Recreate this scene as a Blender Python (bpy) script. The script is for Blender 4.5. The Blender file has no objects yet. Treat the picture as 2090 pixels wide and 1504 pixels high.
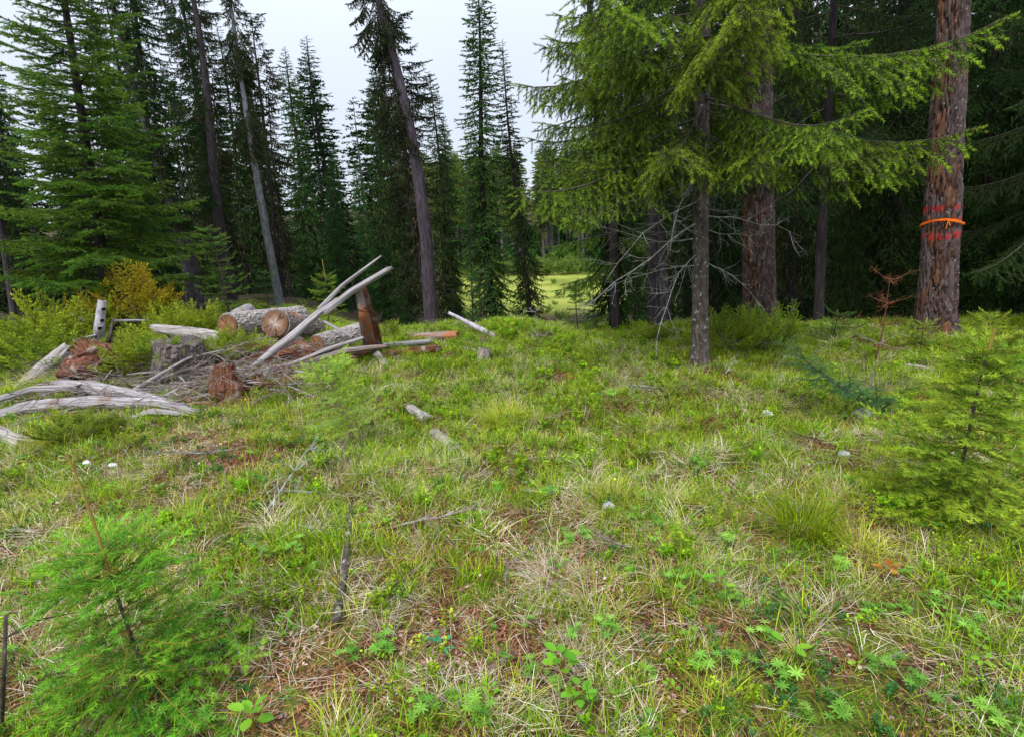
import bpy, math, random
import numpy as np
from mathutils import Vector, Matrix, Quaternion

R = math.radians
SC = bpy.context.scene
COL = SC.collection

# ------------------------------------------------------------------ camera
EYE = np.array([0.0, 0.0, 1.65])
PITCH, ROLL, FPX = R(14.8), R(3.0), 2090 * 20.0 / 36.0
_f = np.array([0, math.cos(PITCH), -math.sin(PITCH)])
_r0 = np.array([1.0, 0, 0]); _u0 = np.array([0, math.sin(PITCH), math.cos(PITCH)])
_r = _r0 * math.cos(ROLL) - _u0 * math.sin(ROLL)
_u = _u0 * math.cos(ROLL) + _r0 * math.sin(ROLL)
cam = bpy.data.cameras.new('camera'); cam.lens = 20.0; cam.sensor_width = 36.0
cam.clip_start = 0.05; cam.clip_end = 2000
camo = bpy.data.objects.new('camera', cam); COL.objects.link(camo)
camo.matrix_world = Matrix(((_r[0], _u[0], -_f[0], EYE[0]), (_r[1], _u[1], -_f[1], EYE[1]),
                            (_r[2], _u[2], -_f[2], EYE[2]), (0, 0, 0, 1)))
SC.camera = camo

# ------------------------------------------------------------------ overcast daylight
SUN_EL, SUN_AZ = R(52), R(205)      # azimuth clockwise from +Y: behind the viewer, a little to the left
w = bpy.data.worlds.new('World'); SC.world = w; w.use_nodes = True
nt = w.node_tree; nt.nodes.clear()
out = nt.nodes.new('ShaderNodeOutputWorld'); bg = nt.nodes.new('ShaderNodeBackground')
sky = nt.nodes.new('ShaderNodeTexSky'); sky.sky_type = 'NISHITA'; sky.sun_disc = False
sky.sun_elevation = SUN_EL; sky.sun_rotation = SUN_AZ
# overcast layer: brighter towards the zenith, as a closed cloud deck is
tc = nt.nodes.new('ShaderNodeTexCoord'); sp = nt.nodes.new('ShaderNodeSeparateXYZ')
mr = nt.nodes.new('ShaderNodeMapRange'); mr.inputs['From Min'].default_value = 0; mr.inputs['From Max'].default_value = 1
mr.inputs['To Min'].default_value = 5.1; mr.inputs['To Max'].default_value = 16.0
nz = nt.nodes.new('ShaderNodeTexNoise'); nz.inputs['Scale'].default_value = 2.2; nz.inputs['Detail'].default_value = 4
nmr = nt.nodes.new('ShaderNodeMapRange'); nmr.inputs['To Min'].default_value = 0.88; nmr.inputs['To Max'].default_value = 1.12
mul = nt.nodes.new('ShaderNodeMath'); mul.operation = 'MULTIPLY'
vm = nt.nodes.new('ShaderNodeVectorMath'); vm.operation = 'SCALE'; vm.inputs[0].default_value = (0.835, 0.91, 1.04)
mx = nt.nodes.new('ShaderNodeMix'); mx.data_type = 'RGBA'; mx.inputs['Factor'].default_value = 0.9
L = nt.links.new
L(tc.outputs['Generated'], sp.inputs[0]); sq = nt.nodes.new('ShaderNodeMath'); sq.operation = 'MULTIPLY'; L(sp.outputs['Z'], sq.inputs[0]); L(sp.outputs['Z'], sq.inputs[1]); L(sq.outputs[0], mr.inputs['Value']); L(tc.outputs['Generated'], nz.inputs['Vector'])
L(nz.outputs['Fac'], nmr.inputs['Value']); L(mr.outputs[0], mul.inputs[0]); L(nmr.outputs[0], mul.inputs[1])
L(mul.outputs[0], vm.inputs['Scale']); L(sky.outputs[0], mx.inputs['A']); L(vm.outputs[0], mx.inputs['B'])
L(mx.outputs['Result'], bg.inputs['Color']); bg.inputs['Strength'].default_value = 0.10
L(bg.outputs[0], out.inputs['Surface'])
sl = bpy.data.lights.new('sun', 'SUN'); sl.energy = 1.5; sl.angle = R(13); sl.color = (1.0, 0.97, 0.92)
so = bpy.data.objects.new('sun', sl); COL.objects.link(so)
sd = Vector((math.sin(SUN_AZ) * math.cos(SUN_EL), math.cos(SUN_AZ) * math.cos(SUN_EL), math.sin(SUN_EL)))
so.rotation_mode = 'QUATERNION'; so.rotation_quaternion = sd.to_track_quat('Z', 'Y')
SC.view_settings.view_transform = 'Standard'; SC.view_settings.look = 'None'
SC.view_settings.exposure = 0.9; SC.view_settings.gamma = 1.0
SC.view_settings.use_curve_mapping = False
SC.cycles.max_bounces = 7; SC.cycles.diffuse_bounces = 3; SC.cycles.transmission_bounces = 4
SC.cycles.transparent_max_bounces = 4; SC.cycles.use_denoising = True

# ------------------------------------------------------------------ noise
def _h(ix, iy, seed):
    n = (ix.astype(np.int64) * 374761393 + iy.astype(np.int64) * 668265263 + seed * 974634777) & 0xffffffff
    n = ((n ^ (n >> 13)) * 1274126177) & 0xffffffff
    return ((n ^ (n >> 16)) & 0xffffff) / float(0x1000000)
def vnoise(x, y, seed=0):
    x = np.asarray(x, float); y = np.asarray(y, float)
    ix = np.floor(x); iy = np.floor(y); fx = x - ix; fy = y - iy
    fx = fx * fx * (3 - 2 * fx); fy = fy * fy * (3 - 2 * fy)
    a = _h(ix, iy, seed); b = _h(ix + 1, iy, seed); c = _h(ix, iy + 1, seed); d = _h(ix + 1, iy + 1, seed)
    return (a * (1 - fx) + b * fx) * (1 - fy) + (c * (1 - fx) + d * fx) * fy
def fbm(x, y, seed=0, o=4):
    s = 0; a = 0.5; n = 0
    for k in range(o):
        s = s + a * vnoise(x * 2 ** k, y * 2 ** k, seed + k * 17); n += a; a *= 0.5
    return s / n
def worley(u, v, nu, seed=0):
    """u periodic with nu cells; returns F1, F2, id in 0..1"""
    iu = np.floor(u); iv = np.floor(v)
    F1 = np.full(u.shape, 9.0); F2 = np.full(u.shape, 9.0); ID = np.zeros(u.shape)
    for du in (-1, 0, 1):
        for dv in (-1, 0, 1):
            cu = iu + du; cv = iv + dv; wu = np.mod(cu, nu)
            px = cu + 0.15 + 0.7 * _h(wu, cv, seed); py = cv + 0.1 + 0.8 * _h(wu, cv, seed + 5)
            d = (np.abs(u - px) ** 3 + np.abs(v - py) ** 3) ** (1 / 3); i = _h(wu, cv, seed + 9)
            m = d < F1
            F2 = np.where(m, F1, np.minimum(F2, d)); ID = np.where(m, i, ID); F1 = np.where(m, d, F1)
    return F1, F2, ID
def sstep(a, b, x):
    t = np.clip((x - a) / (b - a), 0, 1); return t * t * (3 - 2 * t)

# ------------------------------------------------------------------ terrain height
def hgt(x, y):
    x = np.asarray(x, float); y = np.asarray(y, float)
    c = 8.4 + 6.5 * sstep(2.0, 7.0, -x) - 0.6 * sstep(2, 7, x)
    c = c + 1.2 * (fbm(x * 0.35, x * 0 + 3.3, 5, 2) - 0.5)
    d = np.maximum(0, y - c)
    z = -5.5 * (1 - np.exp(-d * d / (d + 1.2) * 0.27 / 5.5))
    z = z - 0.03 * np.clip(x, 0, 12) + 0.11 * np.clip(y - 82, 0, 120)
    z = z + 0.22 * np.exp(-(((x + 3.2) / 1.7) ** 2 + ((y - 6.9) / 1.5) ** 2))
    z = z + 0.10 * np.exp(-(((x - 0.2) / 2.2) ** 2 + ((y - 7.9) / 0.8) ** 2))
    z = z - 0.14 * np.exp(-(((x - 1.15) / 0.75) ** 2 + ((y - 8.2) / 1.2) ** 2))
    near = np.exp(-np.maximum(0, y) / 60.0)
    z = z + near * (0.26 * (fbm(x * 0.45, y * 0.45, 1, 3) - 0.5) + 0.12 * (fbm(x * 2.1, y * 2.1, 2, 3) - 0.5) + 0.17 * (fbm(x * 4.2 + 7, y * 4.2, 12, 2) - 0.5) * np.clip((y - 1.5) / 2, 0, 1))
    return z
def pdir(px, py):
    return _f + _r * (px - 1045) / FPX + _u * (752 - py) / FPX
def P(px, py, d):
    return EYE + pdir(px, py) * d
_T = np.concatenate([np.linspace(0.8, 12, 900), np.linspace(12, 120, 900)])
def Gd(px, py):
    q = EYE[None] + pdir(px, py)[None] * _T[:, None]
    b = np.nonzero(q[:, 2] < hgt(q[:, 0], q[:, 1]))[0]
    return _T[b[0]] if len(b) else 60.0
def G(px, py, lift=0.0):
    q = P(px, py, Gd(px, py)); q[2] = float(hgt(q[0], q[1])) + lift; return q

# ------------------------------------------------------------------ materials
def new_mat(name):
    m = bpy.data.materials.new(name); m.use_nodes = True
    n = m.node_tree; n.nodes.clear(); o = n.nodes.new('ShaderNodeOutputMaterial')
    return m, n, o
def nd(n, t, **kw):
    x = n.nodes.new(t)
    for k, v in kw.items(): setattr(x, k, v)
    return x
def ramp(n, stops):
    r = n.nodes.new('ShaderNodeValToRGB'); e = r.color_ramp.elements
    while len(e) < len(stops): e.new(0.5)
    for i, (p, c) in enumerate(stops):
        e[i].position = p; e[i].color = (*c, 1)
    return r
def leaf_mat(name, cols, trans=0.3, rough=0.6, var=0.25, spec=0.10):
    m, n, o = new_mat(name); L = n.links.new
    at = nd(n, 'ShaderNodeAttribute', attribute_name='rnd')
    k = len(cols); rp = ramp(n, [(i / (k - 1), c) for i, c in enumerate(cols)])
    oi = nd(n, 'ShaderNodeObjectInfo')
    mr = nd(n, 'ShaderNodeMapRange'); mr.inputs['To Min'].default_value = 1 - var; mr.inputs['To Max'].default_value = 1 + var
    mh = nd(n, 'ShaderNodeMapRange'); mh.inputs['To Min'].default_value = 0.5 - 0.06 * var; mh.inputs['To Max'].default_value = 0.5 + 0.06 * var
    wn = nd(n, 'ShaderNodeTexWhiteNoise', noise_dimensions='1D')
    hs = nd(n, 'ShaderNodeHueSaturation')
    L(at.outputs['Fac'], rp.inputs['Fac']); L(oi.outputs['Random'], mr.inputs['Value'])
    L(oi.outputs['Random'], wn.inputs['W']); L(wn.outputs['Value'], mh.inputs['Value'])
    L(rp.outputs['Color'], hs.inputs['Color']); L(mr.outputs[0], hs.inputs['Value']); L(mh.outputs[0], hs.inputs['Hue'])
    bs = nd(n, 'ShaderNodeBsdfPrincipled'); bs.inputs['Roughness'].default_value = rough
    bs.inputs['Specular IOR Level'].default_value = spec
    L(hs.outputs['Color'], bs.inputs['Base Color'])
    if trans > 0:
        tr = nd(n, 'ShaderNodeBsdfTranslucent'); L(hs.outputs['Color'], tr.inputs['Color'])
        mx = nd(n, 'ShaderNodeMixShader'); mx.inputs[0].default_value = trans
        L(bs.outputs[0], mx.inputs[1]); L(tr.outputs[0], mx.inputs[2]); L(mx.outputs[0], o.inputs[0])
    else:
        L(bs.outputs[0], o.inputs[0])
    return m
def wood_mat(name, cols, scale=(14, 14, 2.0), bump=0.4, rough=0.85, patch=None, patch_amt=0.5, attr=None, detail=8, dist=0.01):
    """stretched-grain wood or bark; the local Z (or the 'gu','gv' attributes) is the grain"""
    m, n, o = new_mat(name); L = n.links.new
    tc = nd(n, 'ShaderNodeTexCoord'); mp = nd(n, 'ShaderNodeMapping'); mp.inputs['Scale'].default_value = scale
    if attr:
        at = nd(n, 'ShaderNodeAttribute', attribute_name=attr); L(at.outputs['Vector'], mp.inputs['Vector'])
    else:
        L(tc.outputs['Object'], mp.inputs['Vector'])
    nz = nd(n, 'ShaderNodeTexNoise'); nz.inputs['Detail'].default_value = detail; nz.inputs['Roughness'].default_value = 0.65; nz.inputs['Scale'].default_value = 1.0
    L(mp.outputs[0], nz.inputs['Vector'])
    k = len(cols); rp = ramp(n, [(0.28 + 0.44 * i / (k - 1), c) for i, c in enumerate(cols)])
    L(nz.outputs['Fac'], rp.inputs['Fac']); col = rp.outputs['Color']
    if patch:
        n2 = nd(n, 'ShaderNodeTexNoise'); n2.inputs['Scale'].default_value = patch[1]; n2.inputs['Detail'].default_value = 5
        L(mp.outputs[0] if len(patch) > 2 else tc.outputs['Object'], n2.inputs['Vector'])
        r2 = ramp(n, [(patch_amt, (0, 0, 0)), (patch_amt + 0.12, (1, 1, 1))]); L(n2.outputs['Fac'], r2.inputs['Fac'])
        mx = nd(n, 'ShaderNodeMix', data_type='RGBA'); L(r2.outputs['Color'], mx.inputs['Factor'])
        L(col, mx.inputs['A']); mx.inputs['B'].default_value = (*patch[0], 1); col = mx.outputs['Result']
    bs = nd(n, 'ShaderNodeBsdfPrincipled'); bs.inputs['Roughness'].default_value = rough; bs.inputs['Specular IOR Level'].default_value = 0.2
    L(col, bs.inputs['Base Color'])
    bp = nd(n, 'ShaderNodeBump'); bp.inputs['Strength'].default_value = bump; bp.inputs['Distance'].default_value = dist
    L(nz.outputs['Fac'], bp.inputs['Height']); L(bp.outputs[0], bs.inputs['Normal']); L(bs.outputs[0], o.inputs[0])  # duff bared round three trunks, also standing in for faint contact shade
    return m
def big_bark_mat(name, paint=False):
    """plated bark: 'cell' = plate id, 'edge' = distance into the plate, 'ox' = share of fresh orange plates"""
    m, n, o = new_mat(name); L = n.links.new
    ac = nd(n, 'ShaderNodeAttribute', attribute_name='cell'); ae = nd(n, 'ShaderNodeAttribute', attribute_name='edge')
    rp = ramp(n, [(0.0, (0.045, 0.033, 0.033)), (0.36, (0.115, 0.083, 0.082)), (0.50, (0.070, 0.042, 0.034)), (0.70, (0.155, 0.066, 0.034)), (1.0, (0.30, 0.11, 0.045))])
    L(ac.outputs['Fac'], rp.inputs['Fac'])
    tc = nd(n, 'ShaderNodeTexCoord'); mp = nd(n, 'ShaderNodeMapping'); mp.inputs['Scale'].default_value = (30, 30, 9)
    L(tc.outputs['Object'], mp.inputs['Vector'])
    nz = nd(n, 'ShaderNodeTexNoise'); nz.inputs['Detail'].default_value = 9; nz.inputs['Roughness'].default_value = 0.7; nz.inputs['Scale'].default_value = 1.6
    L(mp.outputs[0], nz.inputs['Vector'])
    m1 = nd(n, 'ShaderNodeMapRange'); m1.inputs['From Min'].default_value = 0.3; m1.inputs['From Max'].default_value = 0.7; m1.inputs['To Min'].default_value = 0.45; m1.inputs['To Max'].default_value = 1.6
    L(nz.outputs['Fac'], m1.inputs['Value'])
    vs = nd(n, 'ShaderNodeVectorMath', operation='SCALE'); L(rp.outputs['Color'], vs.inputs[0]); L(m1.outputs[0], vs.inputs['Scale'])
    # the furrows between the plates are mixed to a dark umber
    mx = nd(n, 'ShaderNodeMix', data_type='RGBA'); r2 = ramp(n, [(0.02, (1, 1, 1)), (0.16, (0, 0, 0))]); L(ae.outputs['Fac'], r2.inputs['Fac'])
    L(r2.outputs['Color'], mx.inputs['Factor']); L(vs.outputs[0], mx.inputs['A']); mx.inputs['B'].default_value = (0.055, 0.032, 0.026, 1)
    # pale lichen flecks
    n3 = nd(n, 'ShaderNodeTexNoise'); n3.inputs['Scale'].default_value = 26; n3.inputs['Detail'].default_value = 3; L(tc.outputs['Object'], n3.inputs['Vector'])
    r3 = ramp(n, [(0.66, (0, 0, 0)), (0.70, (1, 1, 1))]); L(n3.outputs['Fac'], r3.inputs['Fac'])
    m3 = nd(n, 'ShaderNodeMix', data_type='RGBA'); L(r3.outputs['Color'], m3.inputs['Factor']); L(mx.outputs['Result'], m3.inputs['A']); m3.inputs['B'].default_value = (0.33, 0.33, 0.30, 1)
    col = m3.outputs['Result']
    if paint:
        sp = nd(n, 'ShaderNodeSeparateXYZ'); L(tc.outputs['Object'], sp.inputs[0])
        tot = None
        for (z0, z1, seed, th) in ((1.575, 1.635, 3.0, 0.46), (1.44, 1.475, 9.0, 0.48), (1.23, 1.31, 15.0, 0.46), (1.32, 1.60, 31.0, 0.66)):
            a = nd(n, 'ShaderNodeMapRange', interpolation_type='SMOOTHSTEP'); a.inputs['From Min'].default_value = z0 - 0.012; a.inputs['From Max'].default_value = z0 + 0.008
            b = nd(n, 'ShaderNodeMapRange', interpolation_type='SMOOTHSTEP'); b.inputs['From Min'].default_value = z1 + 0.012; b.inputs['From Max'].default_value = z1 - 0.008
            L(sp.outputs['Z'], a.inputs['Value']); L(sp.outputs['Z'], b.inputs['Value'])
            c = nd(n, 'ShaderNodeMath', operation='MULTIPLY'); L(a.outputs[0], c.inputs[0]); L(b.outputs[0], c.inputs[1])
            ms = nd(n, 'ShaderNodeMapping'); ms.inputs['Location'].default_value = (seed, seed, seed); ms.inputs['Scale'].default_value = (13, 13, 7); L(tc.outputs['Object'], ms.inputs['Vector'])
            q = nd(n, 'ShaderNodeTexNoise'); q.inputs['Scale'].default_value = 1; q.inputs['Detail'].default_value = 4; L(ms.outputs[0], q.inputs['Vector'])
            t = ramp(n, [(th - 0.03, (0, 0, 0)), (th + 0.02, (1, 1, 1))]); L(q.outputs['Fac'], t.inputs['Fac'])
            d = nd(n, 'ShaderNodeMath', operation='MULTIPLY'); L(c.outputs[0], d.inputs[0]); L(t.outputs['Color'], d.inputs[1])
            if tot is None: tot = d
            else:
                e = nd(n, 'ShaderNodeMath', operation='MAXIMUM'); L(tot.outputs[0], e.inputs[0]); L(d.outputs[0], e.inputs[1]); tot = e
        pr = ramp(n, [(0.1, (0, 0, 0)), (0.3, (1, 1, 1))]); L(ae.outputs['Fac'], pr.inputs['Fac'])
        pm = nd(n, 'ShaderNodeMath', operation='MULTIPLY'); L(tot.outputs[0], pm.inputs[0]); L(pr.outputs['Color'], pm.inputs[1])
        pm2 = nd(n, 'ShaderNodeMath', operation='MULTIPLY'); L(pm.outputs[0], pm2.inputs[0]); pm2.inputs[1].default_value = 0.68
        m4 = nd(n, 'ShaderNodeMix', data_type='RGBA'); L(pm2.outputs[0], m4.inputs['Factor']); L(col, m4.inputs['A']); m4.inputs['B'].default_value = (0.42, 0.02, 0.02, 1); col = m4.outputs['Result']
    bs = nd(n, 'ShaderNodeBsdfPrincipled'); bs.inputs['Roughness'].default_value = 0.85; bs.inputs['Specular IOR Level'].default_value = 0.2
    L(col, bs.inputs['Base Color'])
    bp = nd(n, 'ShaderNodeBump'); bp.inputs['Strength'].default_value = 0.7; bp.inputs['Distance'].default_value = 0.012
    L(nz.outputs['Fac'], bp.inputs['Height']); L(bp.outputs[0], bs.inputs['Normal']); L(bs.outputs[0], o.inputs[0])
    return m
def ring_mat(name, c1, c2, c3):
    """sawn log end: growth rings round the local Z axis, radial checks, dark rim"""
    m, n, o = new_mat(name); L = n.links.new
    tc = nd(n, 'ShaderNodeTexCoord'); sp = nd(n, 'ShaderNodeSeparateXYZ'); L(tc.outputs['Object'], sp.inputs[0])
    cb = nd(n, 'ShaderNodeCombineXYZ'); L(sp.outputs['X'], cb.inputs['X']); L(sp.outputs['Y'], cb.inputs['Y'])
    nz = nd(n, 'ShaderNodeTexNoise'); nz.inputs['Scale'].default_value = 9; nz.inputs['Detail'].default_value = 4; L(tc.outputs['Object'], nz.inputs['Vector'])
    ln = nd(n, 'ShaderNodeVectorMath', operation='LENGTH'); L(cb.outputs[0], ln.inputs[0])
    ad = nd(n, 'ShaderNodeMath', operation='MULTIPLY_ADD'); L(nz.outputs['Fac'], ad.inputs[0]); ad.inputs[1].default_value = 0.03; L(ln.outputs['Value'], ad.inputs[2])
    s = nd(n, 'ShaderNodeMath', operation='MULTIPLY'); L(ad.outputs[0], s.inputs[0]); s.inputs[1].default_value = 520
    si = nd(n, 'ShaderNodeMath', operation='SINE'); L(s.outputs[0], si.inputs[0])
    r1 = ramp(n, [(0.0, c1), (0.55, c2), (1.0, c3)])
    mr = nd(n, 'ShaderNodeMapRange'); mr.inputs['From Max'].default_value = 0.2; L(ad.outputs[0], mr.inputs['Value']); L(mr.outputs[0], r1.inputs['Fac'])
    m1 = nd(n, 'ShaderNodeMapRange'); m1.inputs['From Min'].default_value = -1; m1.inputs['To Min'].default_value = 0.7; m1.inputs['To Max'].default_value = 1.1; L(si.outputs[0], m1.inputs['Value'])
    vs = nd(n, 'ShaderNodeVectorMath', operation='SCALE'); L(r1.outputs['Color'], vs.inputs[0]); L(m1.outputs[0], vs.inputs['Scale'])
    n2 = nd(n, 'ShaderNodeTexNoise'); n2.inputs['Scale'].default_value = 17; n2.inputs['Detail'].default_value = 8; n2.inputs['Roughness'].default_value = 0.75; L(tc.outputs['Object'], n2.inputs['Vector'])
    m2 = nd(n, 'ShaderNodeMapRange'); m2.inputs['From Min'].default_value = 0.25; m2.inputs['From Max'].default_value = 0.75; m2.inputs['To Min'].default_value = 0.1; m2.inputs['To Max'].default_value = 1.9; L(n2.outputs['Fac'], m2.inputs['Value'])
    v2 = nd(n, 'ShaderNodeVectorMath', operation='SCALE'); L(vs.outputs[0], v2.inputs[0]); L(m2.outputs[0], v2.inputs['Scale'])
    bs = nd(n, 'ShaderNodeBsdfPrincipled'); bs.inputs['Roughness'].default_value = 0.8; L(v2.outputs[0], bs.inputs['Base Color']); L(bs.outputs[0], o.inputs[0])
    return m
def flat_mat(name, c, rough=0.6, trans=0.0):
    return leaf_mat(name, [c, tuple(min(1, v * 1.15) for v in c)], trans=trans, rough=rough, var=0.0)

MAT = dict(
    needle_dark=leaf_mat('needle_dark', [(0.009, 0.022, 0.007), (0.019, 0.048, 0.011), (0.042, 0.095, 0.017)], 0.15),  # dark spruce green, lowered further to put the stand's deep shade into the colour
    needle_mid=leaf_mat('needle_mid', [(0.011, 0.036, 0.010), (0.028, 0.085, 0.019), (0.07, 0.185, 0.032)], 0.2),
    needle_brown=leaf_mat('needle_brown', [(0.018, 0.020, 0.010), (0.030, 0.040, 0.013), (0.05, 0.07, 0.02)], 0.1),
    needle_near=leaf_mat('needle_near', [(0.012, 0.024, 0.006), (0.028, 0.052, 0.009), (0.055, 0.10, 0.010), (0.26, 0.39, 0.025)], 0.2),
    needle_larch=leaf_mat('needle_larch', [(0.020, 0.050, 0.008), (0.065, 0.15, 0.016), (0.19, 0.34, 0.03)], 0.35),
    needle_seed=leaf_mat('needle_seedling', [(0.012, 0.060, 0.008), (0.045, 0.19, 0.013), (0.22, 0.50, 0.03)], 0.3),
    needle_seed2=leaf_mat('needle_seedling_yellow', [(0.018, 0.055, 0.008), (0.075, 0.18, 0.014), (0.36, 0.50, 0.035)], 0.3),
    needle_blue=leaf_mat('needle_blue_green', [(0.010, 0.045, 0.016), (0.026, 0.11, 0.034), (0.08, 0.24, 0.062)], 0.2),
    larch_soft=leaf_mat('larch_soft', [(0.16, 0.30, 0.03), (0.30, 0.48, 0.045), (0.42, 0.58, 0.07)], 0.4),
    stumpbark=wood_mat('stump_bark', [(0.035, 0.025, 0.02), (0.13, 0.10, 0.09), (0.30, 0.27, 0.26)], (45, 45, 9), 1.0, attr='grain', patch=((0.12, 0.14, 0.04), 5.0), patch_amt=0.54, dist=0.02),
    juniper=leaf_mat('juniper', [(0.035, 0.075, 0.009), (0.11, 0.19, 0.014), (0.32, 0.40, 0.028)], 0.25),
    juniper_gold=leaf_mat('juniper_gold', [(0.07, 0.12, 0.014), (0.22, 0.26, 0.018), (0.60, 0.42, 0.03)], 0.25),
    rust_needles=leaf_mat('rust_needles', [(0.09, 0.04, 0.018), (0.15, 0.065, 0.028), (0.19, 0.10, 0.04)], 0.2),
    far_green=leaf_mat('far_green', [(0.04, 0.08, 0.02), (0.09, 0.16, 0.03), (0.17, 0.25, 0.04)], 0.25),
    grass=leaf_mat('grass_green', [(0.035, 0.10, 0.005), (0.21, 0.38, 0.010), (0.52, 0.68, 0.025)], 0.4, var=0.35),  # darkest stop lowered so the blades carry the shade of the gaps
    grass_y=leaf_mat('grass_yellow', [(0.18, 0.25, 0.015), (0.42, 0.50, 0.03), (0.70, 0.68, 0.12)], 0.4, var=0.3),
    straw=leaf_mat('straw', [(0.36, 0.26, 0.15), (0.62, 0.50, 0.34), (0.82, 0.74, 0.60)], 0.2, var=0.35),
    sprig=leaf_mat('sprig', [(0.035, 0.11, 0.006), (0.19, 0.38, 0.009), (0.54, 0.68, 0.018)], 0.35, var=0.35, rough=0.4),
    sprig_dark=leaf_mat('sprig_dark', [(0.03, 0.10, 0.02), (0.05, 0.16, 0.03), (0.09, 0.23, 0.05)], 0.25, var=0.3, rough=0.3),
    lupine=leaf_mat('lupine', [(0.10, 0.26, 0.035), (0.19, 0.40, 0.05), (0.34, 0.56, 0.10)], 0.35, var=0.2),
    broad=leaf_mat('broad_leaf', [(0.10, 0.28, 0.02), (0.17, 0.40, 0.03), (0.26, 0.46, 0.04)], 0.35, var=0.2, rough=0.4),
    teal=leaf_mat('teal_leaf', [(0.03, 0.20, 0.09), (0.06, 0.29, 0.14), (0.1, 0.38, 0.2)], 0.3, var=0.2, rough=0.35),
    redleaf=leaf_mat('red_leaf', [(0.34, 0.05, 0.02), (0.45, 0.13, 0.03), (0.42, 0.30, 0.04)], 0.35, var=0.1, rough=0.4),
    deadleaf=leaf_mat('dead_leaf', [(0.20, 0.09, 0.07), (0.34, 0.19, 0.16), (0.52, 0.37, 0.33)], 0.1, var=0.35),
    litter=leaf_mat('needle_litter', [(0.22, 0.08, 0.03), (0.36, 0.14, 0.06), (0.45, 0.24, 0.12)], 0.0, var=0.3),
    flower=flat_mat('yellow_flower', (0.75, 0.62, 0.02)),
    twig=wood_mat('twig', [(0.09, 0.06, 0.05), (0.20, 0.16, 0.14), (0.36, 0.32, 0.30)], (25, 25, 25)),
    twig_red=wood_mat('twig_reddish', [(0.10, 0.03, 0.025), (0.20, 0.07, 0.04), (0.28, 0.13, 0.07)], (25, 25, 25)),
    stem_orange=wood_mat('young_stem', [(0.16, 0.10, 0.025), (0.26, 0.17, 0.035), (0.24, 0.24, 0.035)], (30, 30, 10)),
    stem_dark=wood_mat('dark_stem', [(0.03, 0.02, 0.02), (0.07, 0.05, 0.045), (0.12, 0.10, 0.09)], (30, 30, 10)),
    dead_twig=wood_mat('lichened_twig', [(0.06, 0.05, 0.04), (0.20, 0.20, 0.18), (0.42, 0.44, 0.40)], (16, 16, 16)),
    bark_mid=wood_mat('spruce_bark', [(0.016, 0.012, 0.012), (0.038, 0.029, 0.031), (0.075, 0.062, 0.068)], (16, 16, 3), 0.9, dist=0.03),
    bark_purple=wood_mat('leaning_bark', [(0.025, 0.018, 0.023), (0.065, 0.050, 0.062), (0.12, 0.098, 0.12)], (22, 22, 2.5), 1.0, dist=0.03),
    bark_grey=wood_mat('grey_bark', [(0.07, 0.07, 0.08), (0.15, 0.155, 0.17), (0.25, 0.26, 0.28)], (12, 12, 3), 0.6, patch=((0.10, 0.10, 0.05), 2.5), patch_amt=0.56, dist=0.02),
    bark_lichen=wood_mat('lichened_bark', [(0.03, 0.022, 0.018), (0.085, 0.065, 0.057), (0.17, 0.145, 0.135)], (26, 26, 9), 1.0, patch=((0.40, 0.41, 0.38), 22), patch_amt=0.60, dist=0.02),
    bark_far=wood_mat('far_bark', [(0.10, 0.08, 0.085), (0.17, 0.14, 0.15), (0.24, 0.21, 0.21)], (8, 8, 1)),
    big_bark=big_bark_mat('plated_bark'), big_bark_paint=big_bark_mat('plated_bark_painted', True),
    silver=wood_mat('silver_wood', [(0.10, 0.08, 0.08), (0.29, 0.26, 0.26), (0.53, 0.50, 0.52)], (70, 70, 3.5), 1.0, attr='grain', patch=((0.22, 0.14, 0.10), 2.6), patch_amt=0.62),
    silver_bark=wood_mat('silver_bark', [(0.09, 0.07, 0.06), (0.31, 0.27, 0.25), (0.56, 0.52, 0.50)], (45, 45, 7), 1.0, attr='grain', dist=0.02),
    greybrown=wood_mat('greybrown_wood', [(0.06, 0.04, 0.035), (0.22, 0.17, 0.155), (0.46, 0.41, 0.39)], (60, 60, 4), 1.0, attr='grain', patch=((0.33, 0.13, 0.06), 3.0), patch_amt=0.52),
    rotwood=wood_mat('rotten_wood', [(0.025, 0.010, 0.008), (0.13, 0.048, 0.025), (0.32, 0.15, 0.085)], (50, 50, 9), 1.0, attr='grain', patch=((0.30, 0.26, 0.24), 6.0), patch_amt=0.55, dist=0.02),
    birchy=wood_mat('bleached_stub', [(0.10, 0.09, 0.095), (0.36, 0.33, 0.36), (0.56, 0.54, 0.58)], (10, 10, 5), 0.8),
    hole=flat_mat('hole', (0.02, 0.014, 0.012), 0.9),
    ring_orange=ring_mat('sawn_end_orange', (0.26, 0.12, 0.05), (0.24, 0.115, 0.045), (0.10, 0.045, 0.025)),
    ring_pale=ring_mat('sawn_end_pale', (0.46, 0.39, 0.34), (0.24, 0.12, 0.06), (0.09, 0.04, 0.022)),
    ribbon=flat_mat('ribbon_orange', (0.95, 0.20, 0.01), 0.45, 0.25),
    rock=wood_mat('rock', [(0.14, 0.14, 0.15), (0.33, 0.33, 0.34), (0.55, 0.55, 0.56)], (12, 12, 12), 0.7),
    rock_pale=wood_mat('rock_pale', [(0.40, 0.39, 0.40), (0.62, 0.61, 0.62), (0.8, 0.8, 0.8)], (12, 12, 12), 0.7),
    lichen_hang=leaf_mat('hanging_lichen', [(0.10, 0.11, 0.03), (0.20, 0.20, 0.06), (0.28, 0.27, 0.10)], 0.2),
)

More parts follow.
